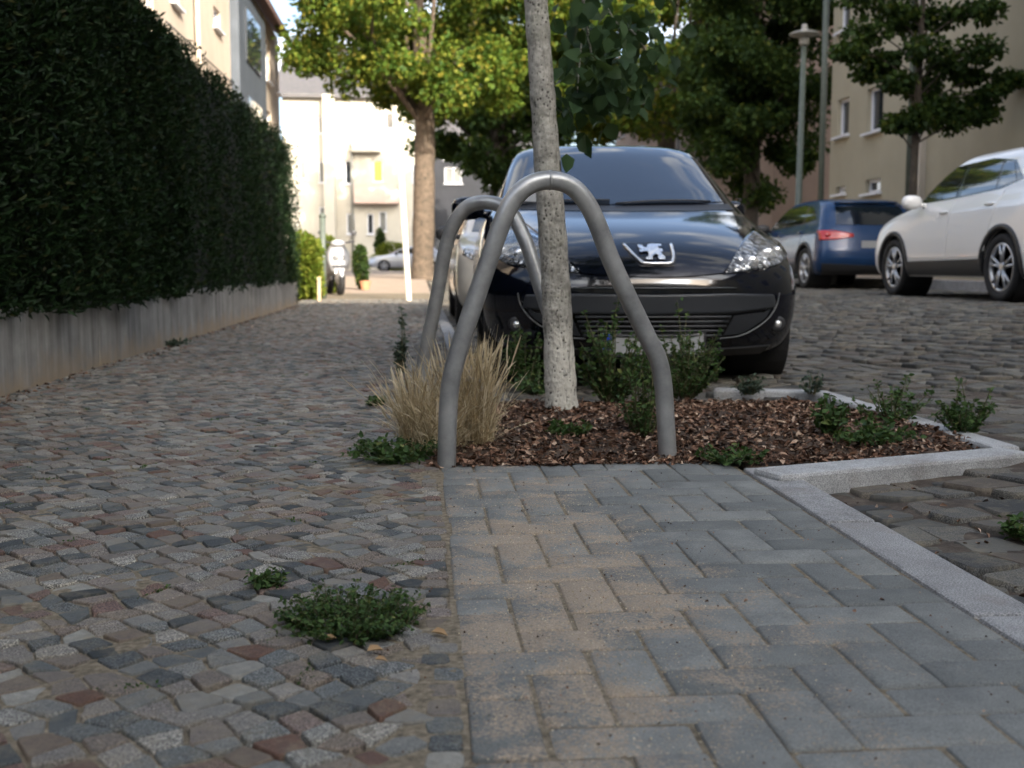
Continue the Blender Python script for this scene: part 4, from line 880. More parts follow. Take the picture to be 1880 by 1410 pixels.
def black_hatch(loc, rz):
    root = empty('hatchback_car', loc, rz); sh = Shell(HATCH); Fr = sh.front
    sh.body(64, ((.82, .31), (3.36, .31)), .345, MAT['black_paint'], root)
    # windscreen, bonnet
    part_patch('windscreen', 'glass', root, Fr, [(-.645, 1.035), (-.4, 1.015), (0, 1.005), (.4, 1.015), (.645, 1.035)], [(-.505, 1.385), (-.3, 1.418), (0, 1.428), (.3, 1.418), (.505, 1.385)], nu=26, nv=14, off=.004)
    part_patch('scuttle', 'plastic', root, Fr, [(-.70, .982), (-.4, .965), (0, .957), (.4, .965), (.70, .982)], [(-.685, 1.022), (-.4, 1.003), (0, .994), (.4, 1.003), (.685, 1.022)], nu=26, nv=3, off=.003)
    part_patch('bonnet', 'black_paint', root, Fr, [(-.375, .602), (-.2, .586), (0, .580), (.2, .586), (.375, .602)], [(-.675, .960), (-.35, .953), (0, .947), (.35, .953), (.675, .960)], nu=36, nv=26, off=.006, skirt=.004)
    # wipers
    wp = MB()
    for xa, xb in ((-.05, .55), (-.62, -.08)):
        P = [Fr(xa + (xb - xa) * t, 1.006 + .012 * math.sin(t * 3) + .02 * t) + Vector((0, -.014, .006)) for t in np.linspace(0, 1, 9)]; wp.tube(P, .007, 6)
    wp.to('wiper', MAT['plastic'], root, True)
    # head lamps
    for sg in (1, -1):
        bot = [(sg * a, b) for a, b in [(.365, .603), (.48, .612), (.62, .630), (.735, .652), (.795, .69)]]; top = [(sg * a, b) for a, b in [(.372, .612), (.475, .715), (.58, .792), (.685, .842), (.80, .755)]]
        mb = MB(); patch(mb, Fr, bot, top, 20, 10, off=.004); hl = mb.to('headlight', MAT['reflector'], root, True)
        
        for cx_, cz_, r_ in ((.54, .655, .038), (.655, .69, .046), (.745, .715, .032)):
            p = Fr(sg * cx_, cz_) + Vector((0, -.006, 0)); b2 = MB(); b2.ellipsoid(p, (r_, .014, r_), 16, 8); b2.to('bulb_lens', MAT['chrome'], hl, True)
        b3 = MB(); patch(b3, Fr, bot, top, 20, 10, off=.024, skirt=.0); b3.to('lamp_cover', MAT['lens'], hl, True)
        # fog lamp
        p = Fr(sg * .69, .335); b4 = MB(); b4.lathe([(.042, .02), (.042, -.010), (.030, -.014), (.01, -.010)], p, 'Y', 18); b4.lathe([(.021, .0), (.019, -.015), (.004, -.019)], p, 'Y', 14, m=1); b4.to('fog_light', [MAT['plastic'], MAT['chrome']], root, True)
        # side air panel and chrome curve
        part_patch('bumper_insert', 'plastic_grey', root, Fr, [(sg * .37, .285), (sg * .47, .292), (sg * .60, .37), (sg * .655, .45)], [(sg * .42, .385), (sg * .50, .392), (sg * .60, .40), (sg * .665, .46)], nu=12, nv=5, off=.006)
        cr = MB(); P = [Fr(sg * a, b) + Vector((sg * .003, -.012, 0)) for a, b in [(.34, .268), (.45, .278), (.54, .315), (.62, .372), (.668, .44), (.682, .50)]]; cr.tube(smooth_path(P, 5), .0035, 8); cr.to('bumper_trim', MAT['plastic_trim'], root, True)
    # upper slot, bumper bar, lower grille
    part_patch('grille_slot', 'gloss_black', root, Fr, [(-.47, .507), (0, .500), (.47, .507)], [(-.42, .565), (0, .572), (.42, .565)], nu=24, nv=4, off=.003)
    g = MB(); P = [Fr(x_, .528) + Vector((0, -.010, 0)) for x_ in np.linspace(-.43, .43, 25)]; g.tube(P, .003, 6); g.to('chrome_trim', MAT['plastic_trim'], root, True)
    mb = MB(); patch(mb, Fr, [(-.655, .425), (-.4, .398), (0, .392), (.4, .398), (.655, .425)], [(-.64, .492), (-.4, .500), (0, .494), (.4, .500), (.64, .492)], 34, 6, off=.02, skirt=.02); mb.to('bumper_bar', MAT['plastic_grey'], root, True, bevel=.008)
    gl = part_patch('lower_grille', 'gloss_black', root, Fr, [(-.36, .262), (0, .255), (.36, .262)], [(-.415, .392), (0, .388), (.415, .392)], nu=24, nv=6, off=.002)
    sl = MB()
    for k_ in range(5):
        z_ = .285 + k_ * .024; hw = .355 + k_ * .011; P = [Fr(x_, z_) + Vector((0, -.013, 0)) for x_ in np.linspace(-hw, hw, 19)]; sl.tube(P, .0065, 6)
    sl.to('slat', MAT['plastic_grey'], gl, True)
    part_patch('lower_lip', 'plastic', root, Fr, [(-.62, .178), (0, .174), (.62, .178)], [(-.66, .222), (0, .205), (.66, .222)], nu=24, nv=3, off=.008)
    # plate
    pl = MB(); zc, hw, hh = .245, .26, .056; y0 = Fr(0, .25).y - .02
    pl.box((0, y0, zc), (hw * 2, .012, hh * 2)); plate = pl.to('number_plate', MAT['plate'], root, bevel=.003)
    bl = MB(); bl.box((-hw + .024, y0 - .0075, zc), (.042, .003, hh * 1.86)); bl.to('blue_band', MAT['plate_blue'], plate)
    fr_ = MB()
    for a in ((0, zc + hh + .004, hw * 2 + .024, .010), (0, zc - hh - .004, hw * 2 + .024, .010)): fr_.box((a[0], y0 - .004, a[1]), (a[2], .012, a[3]))
    for sx in (-1, 1): fr_.box((sx * (hw + .006), y0 - .004, zc), (.010, .0119, hh * 2 - .002))
    fr_.to('plate_frame', MAT['plastic'], plate)
    # emblem: black shield, chrome U, rearing lion
    k_ = .00274; E = lambda cx_, cy_: ((cx_ / 13.43 + 1140 - 1206) * k_, .6 - ((cy_ / 13.43 + 420) - 490) * k_ + .016)
    def onf(P, off): return [Fr(a, b) + Vector((0, -off, off * .35)) for a, b in P]
    sh_p = [E(*q_) for q_ in [(190, 250), (870, 235), (1560, 250), (1545, 560), (1430, 850), (1000, 870), (560, 850), (330, 600)]]
    em = MB(); em.prism(onf(sh_p, .012), (0, .03, -.004)); em_o = em.to('emblem', MAT['gloss_black'], root, False, bevel=.003)
    u = MB(); u.tube(smooth_path(onf([E(*q_) for q_ in [(245, 310), (420, 560), (590, 745), (690, 785), (1000, 792), (1310, 785), (1395, 710), (1440, 560), (1455, 310)]], .016), 5), .0085, 8); u.to('chrome_surround', MAT['chrome'], em_o, True)
    lion = [(590, 310), (700, 330), (720, 375), (800, 390), (850, 310), (960, 290), (1190, 300), (1190, 350), (1080, 365), (1100, 405), (1190, 430), (1190, 500), (1130, 490), (1150, 560), (1215, 640), (1190, 690), (1040, 682), (1020, 640), (1060, 600), (980, 550), (900, 600), (885, 690), (730, 690), (720, 640), (800, 615), (815, 505), (740, 480), (600, 510), (590, 450), (665, 435), (590, 400)]
    l_ = MB(); l_.prism(onf([E(*q_) for q_ in lion], .021), (0, .008, 0)); l_.to('lion_badge', MAT['chrome'], em_o, False, bevel=.0012)
    # wheels, mirrors, side glass, roof aerial
    for y_ in (.82, 3.36):
        for sg in (1, -1): wheel(root, sg * .745, y_, .31, .2, sg); arch_liner(root, y_, .31, .345, sg, .84)
    for sg in (1, -1):
        sf = sh.side if sg == 1 else sh.sideL
        part_patch('side_window', 'glass_side', root, sf, [(1.62, 1.02), (2.2, 1.03), (2.7, 1.05)], [(2.02, 1.36), (2.3, 1.385), (2.7, 1.385)], nu=12, nv=6, off=.003)
        part_patch('side_window', 'glass_side', root, sf, [(2.76, 1.055), (3.1, 1.075), (3.4, 1.12)], [(2.76, 1.385), (3.0, 1.375), (3.25, 1.34)], nu=10, nv=6, off=.003)
        mirror(root, sg * (.82 if sg < 0 else .70), 1.52 if sg < 0 else 1.72, 1.0, sg, 'black_paint', 1.0 if sg < 0 else .85)
    part_patch('rear_window', 'glass', root, sh.rear, [(-.55, 1.08), (0, 1.07), (.55, 1.08)], [(-.45, 1.35), (0, 1.37), (.45, 1.35)], nu=14, nv=6, off=.004)
    return tag(root, 'shiny black hatchback parked nose first behind the tree bed, chrome lion badge on the bonnet', 'car')
D_n = pY(1207, 460, 5.73); black_hatch((D_n.x - .012, 5.73, float(z_road(D_n.x, 6.4))), R(-2.0))

def generic_suv(name, label, loc, rz, paint, zs, wr, style):
    root = empty(name, loc, rz); sh = Shell(SUV, zs); ya, yb = .92, 3.55; ar = wr + .045; Z = lambda z: z * zs
    sh.body(60, ((ya, wr), (yb, wr)), ar, MAT[paint], root)
    sF, sL = sh.side, sh.sideL
    for sg, sf in ((1, sF), (-1, sL)):
        for y_ in (ya, yb):
            wheel(root, sg * .79, y_, wr, .22, sg, 5); arch_liner(root, y_, wr, ar, sg, .86)
            if style != 'hatch':
                a_ = MB(); n_ = 22; ths = np.linspace(-.25, math.pi + .25, n_); vs = []
                for th in ths:
                    for rr, dx in ((ar - .004, -.03), (ar - .002, .014), (ar + .05, .012), (ar + .055, -.02)):
                        y2, z2 = y_ + math.cos(th) * rr, max(Z(.25), wr + math.sin(th) * rr); p = sf(y2, z2); vs.append((sg * (max(abs(p.x), .80) + dx), y2, z2))
                a_.add(vs, [(i * 4 + j, i * 4 + j + 1, (i + 1) * 4 + j + 1, (i + 1) * 4 + j) for i in range(n_ - 1) for j in range(3)]); a_.to('arch_cladding', MAT['plastic'], root, True)
        if style != 'hatch': part_patch('sill_cladding', 'plastic', root, sf, [(ya + ar, Z(.26)), (yb - ar, Z(.26))], [(ya + ar - .03, Z(.415)), (yb - ar + .03, Z(.435))], nu=14, nv=4, off=.012)
        d1 = part_patch('door', paint, root, sf, [(1.40, Z(.45)), (2.36, Z(.455))], [(1.36, Z(1.02)), (2.36, Z(1.075))], nu=14, nv=12, off=.005, skirt=.004)
        d2 = part_patch('door', paint, root, sf, [(2.375, Z(.455)), (3.10, Z(.46)), (3.22, Z(.52))], [(2.375, Z(1.075)), (2.9, Z(1.10)), (3.40, Z(1.125))], nu=14, nv=12, off=.005, skirt=.004)
        for d_, yh, zh in ((d1, 2.22, .955), (d2, 3.22, 1.0)):
            h_ = MB(); p = sf(yh, Z(zh)); h_.ellipsoid((sg * (abs(p.x) + .018), yh, Z(zh)), (.016, .10, .018), 12, 8, p=.8); h_.to('door_handle', MAT[paint], d_, True)
        part_patch('window_surround', 'gloss_black', root, sf, [(1.40, Z(1.085)), (2.3, Z(1.105)), (3.3, Z(1.145)), (3.72, Z(1.22))], [(1.74, Z(1.315)), (2.1, Z(1.47)), (2.9, Z(1.495)), (3.42, Z(1.43))], nu=26, nv=8, off=.002)
        part_patch('side_window', 'glass_side', root, sf, [(1.56, Z(1.10)), (2.33, Z(1.122))], [(1.90, Z(1.375)), (2.12, Z(1.455)), (2.36, Z(1.475))], nu=14, nv=8, off=.006)
        part_patch('side_window', 'glass_side', root, sf, [(2.44, Z(1.125)), (3.2, Z(1.155))], [(2.44, Z(1.478)), (2.95, Z(1.475)), (3.15, Z(1.45))], nu=14, nv=8, off=.006)
        part_patch('side_window', 'glass_side', root, sf, [(3.27, Z(1.165)), (3.58, Z(1.21))], [(3.22, Z(1.44)), (3.4, Z(1.41))], nu=8, nv=6, off=.006)
        mirror(root, sg * .86, 1.62, Z(1.10), sg, paint if style == 'white' else 'plastic', 1.15)
    part_patch('windscreen', 'glass', root, sh.front, [(-.70, Z(1.115)), (0, Z(1.075)), (.70, Z(1.115))], [(-.58, Z(1.47)), (0, Z(1.51)), (.58, Z(1.47))], nu=18, nv=10, off=.004)
    for sg in (1, -1):
        mb = MB(); patch(mb, sh.front, [(sg * .5, Z(.72)), (sg * .70, Z(.74)), (sg * .84, Z(.82))], [(sg * .52, Z(.80)), (sg * .70, Z(.875)), (sg * .82, Z(.90))], 12, 6, off=.005); mb.to('headlight', MAT['reflector'], root, True)
        mb = MB(); patch(mb, sh.rear, [(sg * .36, Z(.885)), (sg * .60, Z(.845)), (sg * .855, Z(.83))], [(sg * .36, Z(.935)), (sg * .60, Z(.99)), (sg * .852, Z(1.0))], 14, 6, off=.010); mb.to('tail_light', MAT['red_lamp'], root, True)
        p = sh.rear(sg * .74, Z(.92)); r_ = MB(); r_.ellipsoid((p.x, p.y + .02, p.z), (.05, .015, .035), 12, 8); r_.to('brake_lamp', MAT['red_lamp'], root, True)
    part_patch('grille', 'gloss_black', root, sh.front, [(-.40, Z(.62)), (.40, Z(.62))], [(-.46, Z(.80)), (.46, Z(.80))], nu=14, nv=5, off=.004)
    part_patch('bumper', 'plastic', root, sh.front, [(-.78, Z(.26)), (.78, Z(.26))], [(-.78, Z(.42)), (.78, Z(.42))], nu=24, nv=5, off=.008)
    part_patch('rear_window', 'glass', root, sh.rear, [(-.60, Z(1.10)), (0, Z(1.09)), (.60, Z(1.10))], [(-.52, Z(1.42)), (0, Z(1.45)), (.52, Z(1.42))], nu=16, nv=8, off=.006)
    part_patch('tailgate', paint, root, sh.rear, [(-.52, Z(.60)), (0, Z(.59)), (.52, Z(.60))], [(-.60, Z(1.07)), (0, Z(1.06)), (.60, Z(1.07))], nu=18, nv=12, off=.004, skirt=.004)
    part_patch('rear_bumper', 'plastic', root, sh.rear, [(-.80, Z(.25)), (0, Z(.25)), (.80, Z(.25))], [(-.84, Z(.44)), (0, Z(.40)), (.84, Z(.44))], nu=24, nv=5, off=.010)
    pl = MB(); y_ = sh.rear(0, Z(.75)).y; pl.box((0, y_ + .016, Z(.76)), (.52, .014, .11)); pl.to('number_plate', MAT['plate'], root, bevel=.003)
    sp_ = MB(); P = [sh.rear(x_, Z(1.50)) + Vector((0, .07, .0)) for x_ in np.linspace(-.5, .5, 15)]; sp_.tube(P, .045, 8, squash=.45); sp_.to('roof_spoiler', MAT[paint], root, True)
    return tag(root, label, 'car')
# white car: front wheel at px 1645, rear wheel at px 1860 ; local +x side faces the road when turned by 180 deg
YW = 10.75; XW = 5.83
zw = float(z_road(6.4, 13))
generic_suv('family_car', 'white crossover car with black sill cladding and silver rims parked across the road', (XW + .90, 14.72, zw), R(180), 'white_paint', 1.0, .345, 'white')
generic_suv('estate_car', 'dark blue car with red tail lights parked behind the white crossover', (6.15 + .90, 21.6, float(z_road(6.6, 18))), R(180), 'blue_paint', .905, .325, 'blue')
pv = pY(842, 590, 12.6)
generic_suv('pale_car', 'pale cream car with black mirrors parked behind the black hatchback', (pv.x + .87, 11.75, float(z_road(1, 12)) + .0), R(0), 'cream_paint', .93, .31, 'hatch')
ps = pY(676, 500, 66)
generic_suv('silver_car', 'small silver car crossing the sunny far end of the street', (ps.x, 66.5, float(rise(66)) - .04), R(-90), 'silver_paint', .9, .31, 'hatch')

# ------------------------------------------------------------------ scooter
def scooter():
    p = pY(625, 535, 22.9); z0 = float(rise(22.9)); root = empty('motor_scooter', (p.x, 22.9, z0), R(14))
    def whl(y):
        t = MB(); t.lathe([(.17, -.05), (.235, -.055), (.25, -.02), (.25, .02), (.235, .055), (.17, .05)], (0, 0, 0), 'X', 24, cap=False); o = t.to('wheel', MAT['tyre'], root, True); o.location = (0, y, .25)
        r_ = MB(); r_.lathe([(.175, -.04), (.175, .04)], (0, 0, 0), 'X', 24, cap=False); r_.lathe([(.05, -.05), (.05, .05)], (0, 0, 0), 'X', 12)
        for k_ in range(5): a = k_ * 1.2566; r_.tube([(0, 0, 0), (0, math.cos(a) * .17, math.sin(a) * .17)], .02, 6)
        r_.to('rim', MAT['alloy'], o, True)
    whl(0); whl(1.28)
    m_ = MB(); m_.ellipsoid((0, 0, .36), (.085, .23, .16), 16, 10); m_.to('front_mudguard', MAT['scooter_white'], root, True)
    m_ = MB(); [m_.tube([(sx * .075, .0, .25), (sx * .08, .16, .72)], .022, 8) for sx in (-1, 1)]; m_.to('fork', MAT['alloy'], root, True)
    m_ = MB(); prof = [(.10, .14, .38), (.20, .1, .5), (.25, .12, .68), (.24, .17, .82), (.17, .2, .95), (.10, .23, 1.02)]
    vs = []
    for hw, y, z in prof: vs += [(-hw, y + .09, z), (-hw * .55, y, z), (0, y - .035, z), (hw * .55, y, z), (hw, y + .09, z), (hw * .5, y + .13, z), (-hw * .5, y + .13, z)]
    fs = [(i * 7 + k_, i * 7 + (k_ + 1) % 7, (i + 1) * 7 + (k_ + 1) % 7, (i + 1) * 7 + k_) for i in range(5) for k_ in range(7)] + [tuple(reversed(range(7))), tuple(35 + k_ for k_ in range(7))]
    m_.add(vs, fs); m_.to('leg_shield', MAT['scooter_white'], root, True)
    m_ = MB(); m_.ellipsoid((0, .085, .74), (.13, .05, .06), 14, 8); m_.to('headlight', MAT['reflector'], root, True)
    m_ = MB(); m_.ellipsoid((0, .10, .56), (.15, .05, .03), 14, 8); m_.to('air_intake', MAT['scooter_dark'], root, True)
    m_ = MB(); m_.ellipsoid((0, .17, 1.02), (.15, .10, .07), 14, 8); m_.to('handlebar_cover', MAT['scooter_white'], root, True)
    m_ = MB(); m_.tube(smooth_path([(-.34, .26, 1.06), (-.15, .2, 1.03), (0, .19, 1.02), (.15, .2, 1.03), (.34, .26, 1.06)], 4), .018, 8); m_.to('handlebar', MAT['scooter_dark'], root, True)
    for sx in (-1, 1):
        m_ = MB(); m_.tube([(sx * .22, .22, 1.05), (sx * .30, .24, 1.2)], .01, 6); m_.ellipsoid((sx * .32, .24, 1.23), (.065, .025, .045), 12, 8); m_.to('mirror', MAT['scooter_dark'], root, True)
    m_ = MB(); m_.box((0, .5, .33), (.3, .5, .1)); m_.to('footboard', MAT['scooter_dark'], root, bevel=.02)
    m_ = MB(); m_.ellipsoid((0, 1.1, .56), (.19, .46, .2), 16, 10, p=.8); m_.to('rear_body', MAT['scooter_white'], root, True)
    m_ = MB(); m_.ellipsoid((0, 1.05, .78), (.16, .4, .08), 16, 10, p=.7); m_.to('seat', MAT['scooter_dark'], root, True)
    return tag(root, 'white motor scooter parked on the sunny footpath past the hedge', 'scooter')
scooter()

# ------------------------------------------------------------------ buildings
def wall_panel(root, P0, u, L, H, ops, mat, th=.3, name='wall', frame='white_frame', pane='pane', zoff=0.0, special=None, group=True):
    """a wall with real openings; u = unit direction along it, outside lies on the side of n"""
    P0 = Vector(P0); u = Vector(u).normalized(); n_ = u.cross(Vector((0, 0, 1))).normalized()   # outward
    us = sorted({0, L} | {a for o in ops for a in o[:2]}); vs = sorted({0, H} | {a for o in ops for a in o[2:4]})
    mb = MB(); inn = -n_ * .16
    for i in range(len(us) - 1):
        for j in range(len(vs) - 1):
            uc, vc = (us[i] + us[i + 1]) / 2, (vs[j] + vs[j + 1]) / 2
            if any(o[0] < uc < o[1] and o[2] < vc < o[3] for o in ops): continue
            q = [P0 + u * a + Vector((0, 0, b)) for a, b in ((us[i], vs[j]), (us[i + 1], vs[j]), (us[i + 1], vs[j + 1]), (us[i], vs[j + 1]))]; mb.add(q, [(0, 1, 2, 3)])
    for a, b, c, d in [o[:4] for o in ops]:
        q = [P0 + u * x_ + Vector((0, 0, z_)) for x_, z_ in ((a, c), (b, c), (b, d), (a, d))]
        for k_ in range(4): mb.add([q[k_], q[(k_ + 1) % 4], q[(k_ + 1) % 4] + inn, q[k_] + inn], [(0, 1, 2, 3)])
    # back and edges so that the wall is closed
    b_ = -n_ * th; q = [P0 + u * a + Vector((0, 0, z_)) for a, z_ in ((0, 0), (L, 0), (L, H), (0, H))]
    for k_ in range(4): mb.add([q[k_], q[k_] + b_, q[(k_ + 1) % 4] + b_, q[(k_ + 1) % 4]], [(0, 1, 2, 3)])
    mb.add([p_ + b_ for p_ in q], [(0, 1, 2, 3)])
    wo = mb.to(name, MAT[mat], root, fix=False)
    ang = math.atan2(u.y, u.x)
    for o in ops:
        a, b, c, d = o[:4]; st = o[4] if len(o) > 4 else 'win'
        cen = P0 + u * (a + b) / 2 + Vector((0, 0, (c + d) / 2)) + inn * .8; w_, h_ = b - a, d - c; f_ = MB(); t_ = .07
        for sx in (-1, 1): f_.box(cen + u * sx * (w_ / 2 - t_ / 2), (t_, .07, h_), ang)
        for sz in (-1, 1): f_.box(cen + Vector((0, 0, sz * (h_ / 2 - t_ / 2))), (w_ - 2 * t_, .068, t_), ang)
        if w_ > .9: f_.box(cen, (t_ * .8, .066, h_ - 2 * t_), ang)
        fo = f_.to('window', MAT[frame], root)
        g_ = MB(); g_.box(cen + inn * .12, (w_ - .02, .02, h_ - .02), ang); g_.to('pane', MAT[{'win': pane, 'yellow': 'yellow_blind', 'orange': 'orange', 'white': 'pane_pale', 'bay': 'bay_shade'}[st]], fo)
        s_ = MB(); s_.box(P0 + u * (a + b) / 2 + Vector((0, 0, c - .03)) + n_ * .05, (w_ + .16, .14, .05), ang); s_.to('sill', MAT[frame], fo)
    return wo
def gable_roof(root, x0, x1, y0, y1, z, h, along='Y', over=.5, mat='roof'):
    mb = MB(); a0, a1, b0, b1 = x0 - over, x1 + over, y0 - over, y1 + over; t = .22
    if along == 'Y': xm = (x0 + x1) / 2; prof = [(a0, z - .1), (xm, z + h), (a1, z - .1), (a1, z - .1 - t), (xm, z + h - t), (a0, z - .1 - t)]; mb.prism([(x_, b0, z_) for x_, z_ in prof], (0, b1 - b0, 0))
    else: ym = (y0 + y1) / 2; prof = [(b0, z - .1), (ym, z + h), (b1, z - .1), (b1, z - .1 - t), (ym, z + h - t), (b0, z - .1 - t)]; mb.prism([(a0, y_, z_) for y_, z_ in prof], (a1 - a0, 0, 0))
    return mb.to('roof', MAT[mat], root)
def grid_ops(u0, u1, du, w_, rows, skip=()):
    o = []; u_ = u0; i = 0
    while u_ + w_ < u1:
        for (c, d) in rows:
            if i not in skip: o.append((u_, u_ + w_, c, d))
        u_ += du; i += 1
    return o
def plain_house(name, label, x0, x1, y0, y1, H, mats, ops_front, side, roof_h=3.5, roof='roof', along='Y', over=.5, z0=-.15):
    root = empty(name, ((x0 + x1) / 2, (y0 + y1) / 2, z0)); c = root.location
    def W(P, u, L, ops): return wall_panel(root, Vector(P) - c, u, L, H - z0, [(a, b, cc - z0, d - z0, *r_) for a, b, cc, d, *r_ in ops], mats)
    e_ = .303
    faces = {'S': ((x0 + e_, y0 + .004, z0), (1, 0, 0), x1 - x0 - 2 * e_), 'E': ((x1, y0, z0), (0, 1, 0), y1 - y0), 'N': ((x1 - e_, y1 - .004, z0), (-1, 0, 0), x1 - x0 - 2 * e_), 'W': ((x0, y1, z0), (0, -1, 0), y1 - y0)}
    for k_, (P, u, L) in faces.items(): W(P, u, L, ops_front if k_ in side else [])
    r0 = c; gr = gable_roof(root, x0 - c.x, x1 - c.x, y0 - c.y, y1 - c.y, H - z0, roof_h, along, over, roof)
    return tag(root, label, 'building'), c

# tan house on the opposite side: facade x = 10, from Y -10 to 28
X1 = 10.0; YE = 27.6
def wu(px, Y=None):   # distance along the west facade for a pixel column on plane x = X1
    r = ray(px, 300); t = X1 / r[0]; return YE - r[1] * t
def wz(px, py): r = ray(px, py); t = X1 / r[0]; return CAMZ + r[2] * t
ops = []
for pa, pb, yt_, yb_ in ((1535, 1556, 182, 250), (1589, 1618, 160, 242), (1536, 1553, 342, 356), (1590, 1618, 328, 354), (1533, 1553, 0, 60)):
    m_ = (pa + pb) / 2; a, b = sorted((wu(pa), wu(pb))); ops.append((a, b, wz(m_, yb_), wz(m_, yt_)))
for u0 in (14.2, 18.2, 22.2, 26.2, 30.2, 34.2): ops += [(u0, u0 + 1.3, 4.2, 5.8), (u0, u0 + 1.3, 7.2, 8.8)]
h, c = plain_house('apartment_house', 'tan rendered house with white framed windows behind the parked cars', X1, 20, -9, YE, 10.3, 'plaster_tan', ops, 'W', 3.6)
# downpipe, light corner strip and step in the facade
g = MB(); yy = pY(1515, 300, 10).y
def on_w(px): r = ray(px, 300); t = X1 / r[0]; return r[1] * t
ys = on_w(1516); g.tube([(X1 - .1 - c.x, ys - c.y, .3 - c.z), (X1 - .1 - c.x, ys - c.y, 10.0 - c.z)], .075, 10); g.to('downpipe', MAT['green_paint'], h, True)
g = MB(); y0_, y1_ = on_w(1700), on_w(1688); g.box((X1 - .06 - c.x, (y0_ + y1_) / 2 - c.y, 5.1 - c.z), (.13, abs(y1_ - y0_), 9.9)); g.to('corner_strip', MAT['plaster_light'], h)
g = MB(); ys0, ys1 = on_w(1688), on_w(1676); g.tube([(X1 - .08 - c.x, ys1 - c.y, .3 - c.z), (X1 - .08 - c.x, ys1 - c.y, 10.0 - c.z)], .06, 10); g.to('downpipe', MAT['green_paint'], h, True)
g = MB(); g.tube([(X1 - .62 - c.x, -9.4 - c.y, 10.1 - c.z), (X1 - .62 - c.x, YE + .4 - c.y, 10.1 - c.z)], .08, 8); g.to('gutter', MAT['green_paint'], h, True)

# pinkish house farther along
ops = grid_ops(1.5, 27, 3.2, 1.2, ((1.6, 3.1), (4.5, 6.0), (7.3, 8.7)))
plain_house('apartment_house', 'pinkish house farther up the road, mostly hidden by trees', 10.6, 20, 34, 62, 9.6, 'plaster_pink', ops, 'W', 3.4)
# long pale house behind the hedge
XL = -5.2; YN, YF = 10.0, 43.0
def eu(px, lo=300): r = ray(px, lo); t = XL / r[0]; return r[1] * t - YN
def ez(px, py): r = ray(px, py); t = XL / r[0]; return CAMZ + r[2] * t
ops = [(eu(278), eu(291), 5.0, 6.6, 'orange'), (eu(322), eu(338), 6.2, 7.6), (eu(399), eu(411), ez(405, 62), ez(405, 25))]
ops += [(u_, u_ + 1.2, 1.6, 3.1) for u_ in (6, 12, 18, 24)] + [(eu(492), eu(499), 4.4, 6.0), (eu(492), eu(499), 7.0, 8.4), (eu(510), eu(515), 4.4, 6.0), (eu(510), eu(515), 7.0, 8.4)]
h, c = plain_house('long_house', 'long sunlit pale house rising behind the hedge, with dark eaves', -14, XL, YN, YF, 9.1, 'plaster_cream', ops, 'E', 3.2, over=.55)
g = MB(); ua, ub = eu(428), eu(478); g.box((XL + .12 - c.x, YN + (ua + ub) / 2 - c.y, 4.3 - c.z), (.26, ub - ua, 8.4)); bay = g.to('bay', MAT['bay_shade'], h)
uw0, uw1 = eu(440), eu(466)
for k_ in range(3):
    g = MB(); z_ = 1.6 + 2.5 * k_; g.box((XL + .27 - c.x, YN + (uw0 + uw1) / 2 - c.y, z_ + .7 - c.z), (.06, uw1 - uw0, 1.5)); o = g.to('bay_window', MAT['pane'], bay)
g = MB(); g.tube([(XL + .1 - c.x, YN + eu(362) - c.y, .3 - c.z), (XL + .1 - c.x, YN + eu(362) - c.y, 9 - c.z)], .06, 8); g.to('downpipe', MAT['plaster_cream'], h, True)
g = MB(); g.tube([(XL + .06 - c.x, YN + eu(300, 60) - c.y, ez(300, 40) - c.z), (XL + .06 - c.x, YN + eu(425, 150) - c.y, ez(425, 155) - c.z)], .02, 6); g.to('cable', MAT['scooter_dark'], h, True)
# white corner house facing down the street
YC = 75.0
def cx_(px): return pY(px, 300, YC).x
def cz_(py): return pY(650, py, YC).z
x0, x1 = cx_(520), cx_(790)
def co_(pa, pb, yt_, yb_, st='win'): return (cx_(pa) - x0, cx_(pb) - x0, cz_(yb_), cz_(yt_), st)
ops = [co_(676, 694, 294, 334, 'yellow'), co_(624, 640, 294, 338), co_(626, 641, 392, 430, 'white'), co_(686, 700, 388, 425, 'white'), co_(552, 562, 208, 232, 'white'), co_(748, 762, 300, 335), co_(640, 655, 215, 245, 'white'), co_(700, 716, 205, 236), co_(576, 590, 215, 246, 'white'), co_(576, 590, 296, 336, 'white'), co_(576, 590, 380, 424, 'white'), co_(540, 554, 296, 330, 'white'), co_(748, 762, 216, 246, 'white'), co_(664, 676, 392, 430), co_(748, 764, 388, 428)]
h, c = plain_house('corner_house', 'bright white house with balconies closing the end of the street', x0, x1, YC, YC + 12, cz_(172), 'plaster_white', ops, 'S', 3.5, 'roof_grey', 'X')
for (pa, pb, yt_, yb_, mt, lab) in ((650, 732, 338, 374, 'balcony', 'pinkish'), (646, 700, 258, 280, 'plaster_white', 'white')):
    g = MB(); xa, xb, zt, zb_ = cx_(pa), cx_(pb), cz_(yt_), cz_(yb_); g.box(((xa + xb) / 2 - c.x, YC - .62 - c.y, (zt + zb_) / 2 - c.z), (xb - xa, .1, zt - zb_)); g.box(((xa + xb) / 2 - c.x, YC - .33 - c.y, zb_ + .06 - c.z), (xb - xa - .02, .62, .14)); g.to('balcony', MAT[mt], h)
g = MB(); xa, xb = cx_(596), cx_(616); g.box(((xa + xb) / 2 - c.x, YC - .5 - c.y, cz_(178) / 2 - c.z), (xb - xa, 1.0, cz_(178))); g.to('projecting_bay', MAT['plaster_white'], h)
g = MB(); xa = cx_(646); g.tube([(xa - c.x, YC - .1 - c.y, .2 - c.z), (xa - c.x, YC - .1 - c.y, cz_(178) - c.z)], .09, 8); g.to('downpipe', MAT['plastic_lamp'], h, True)
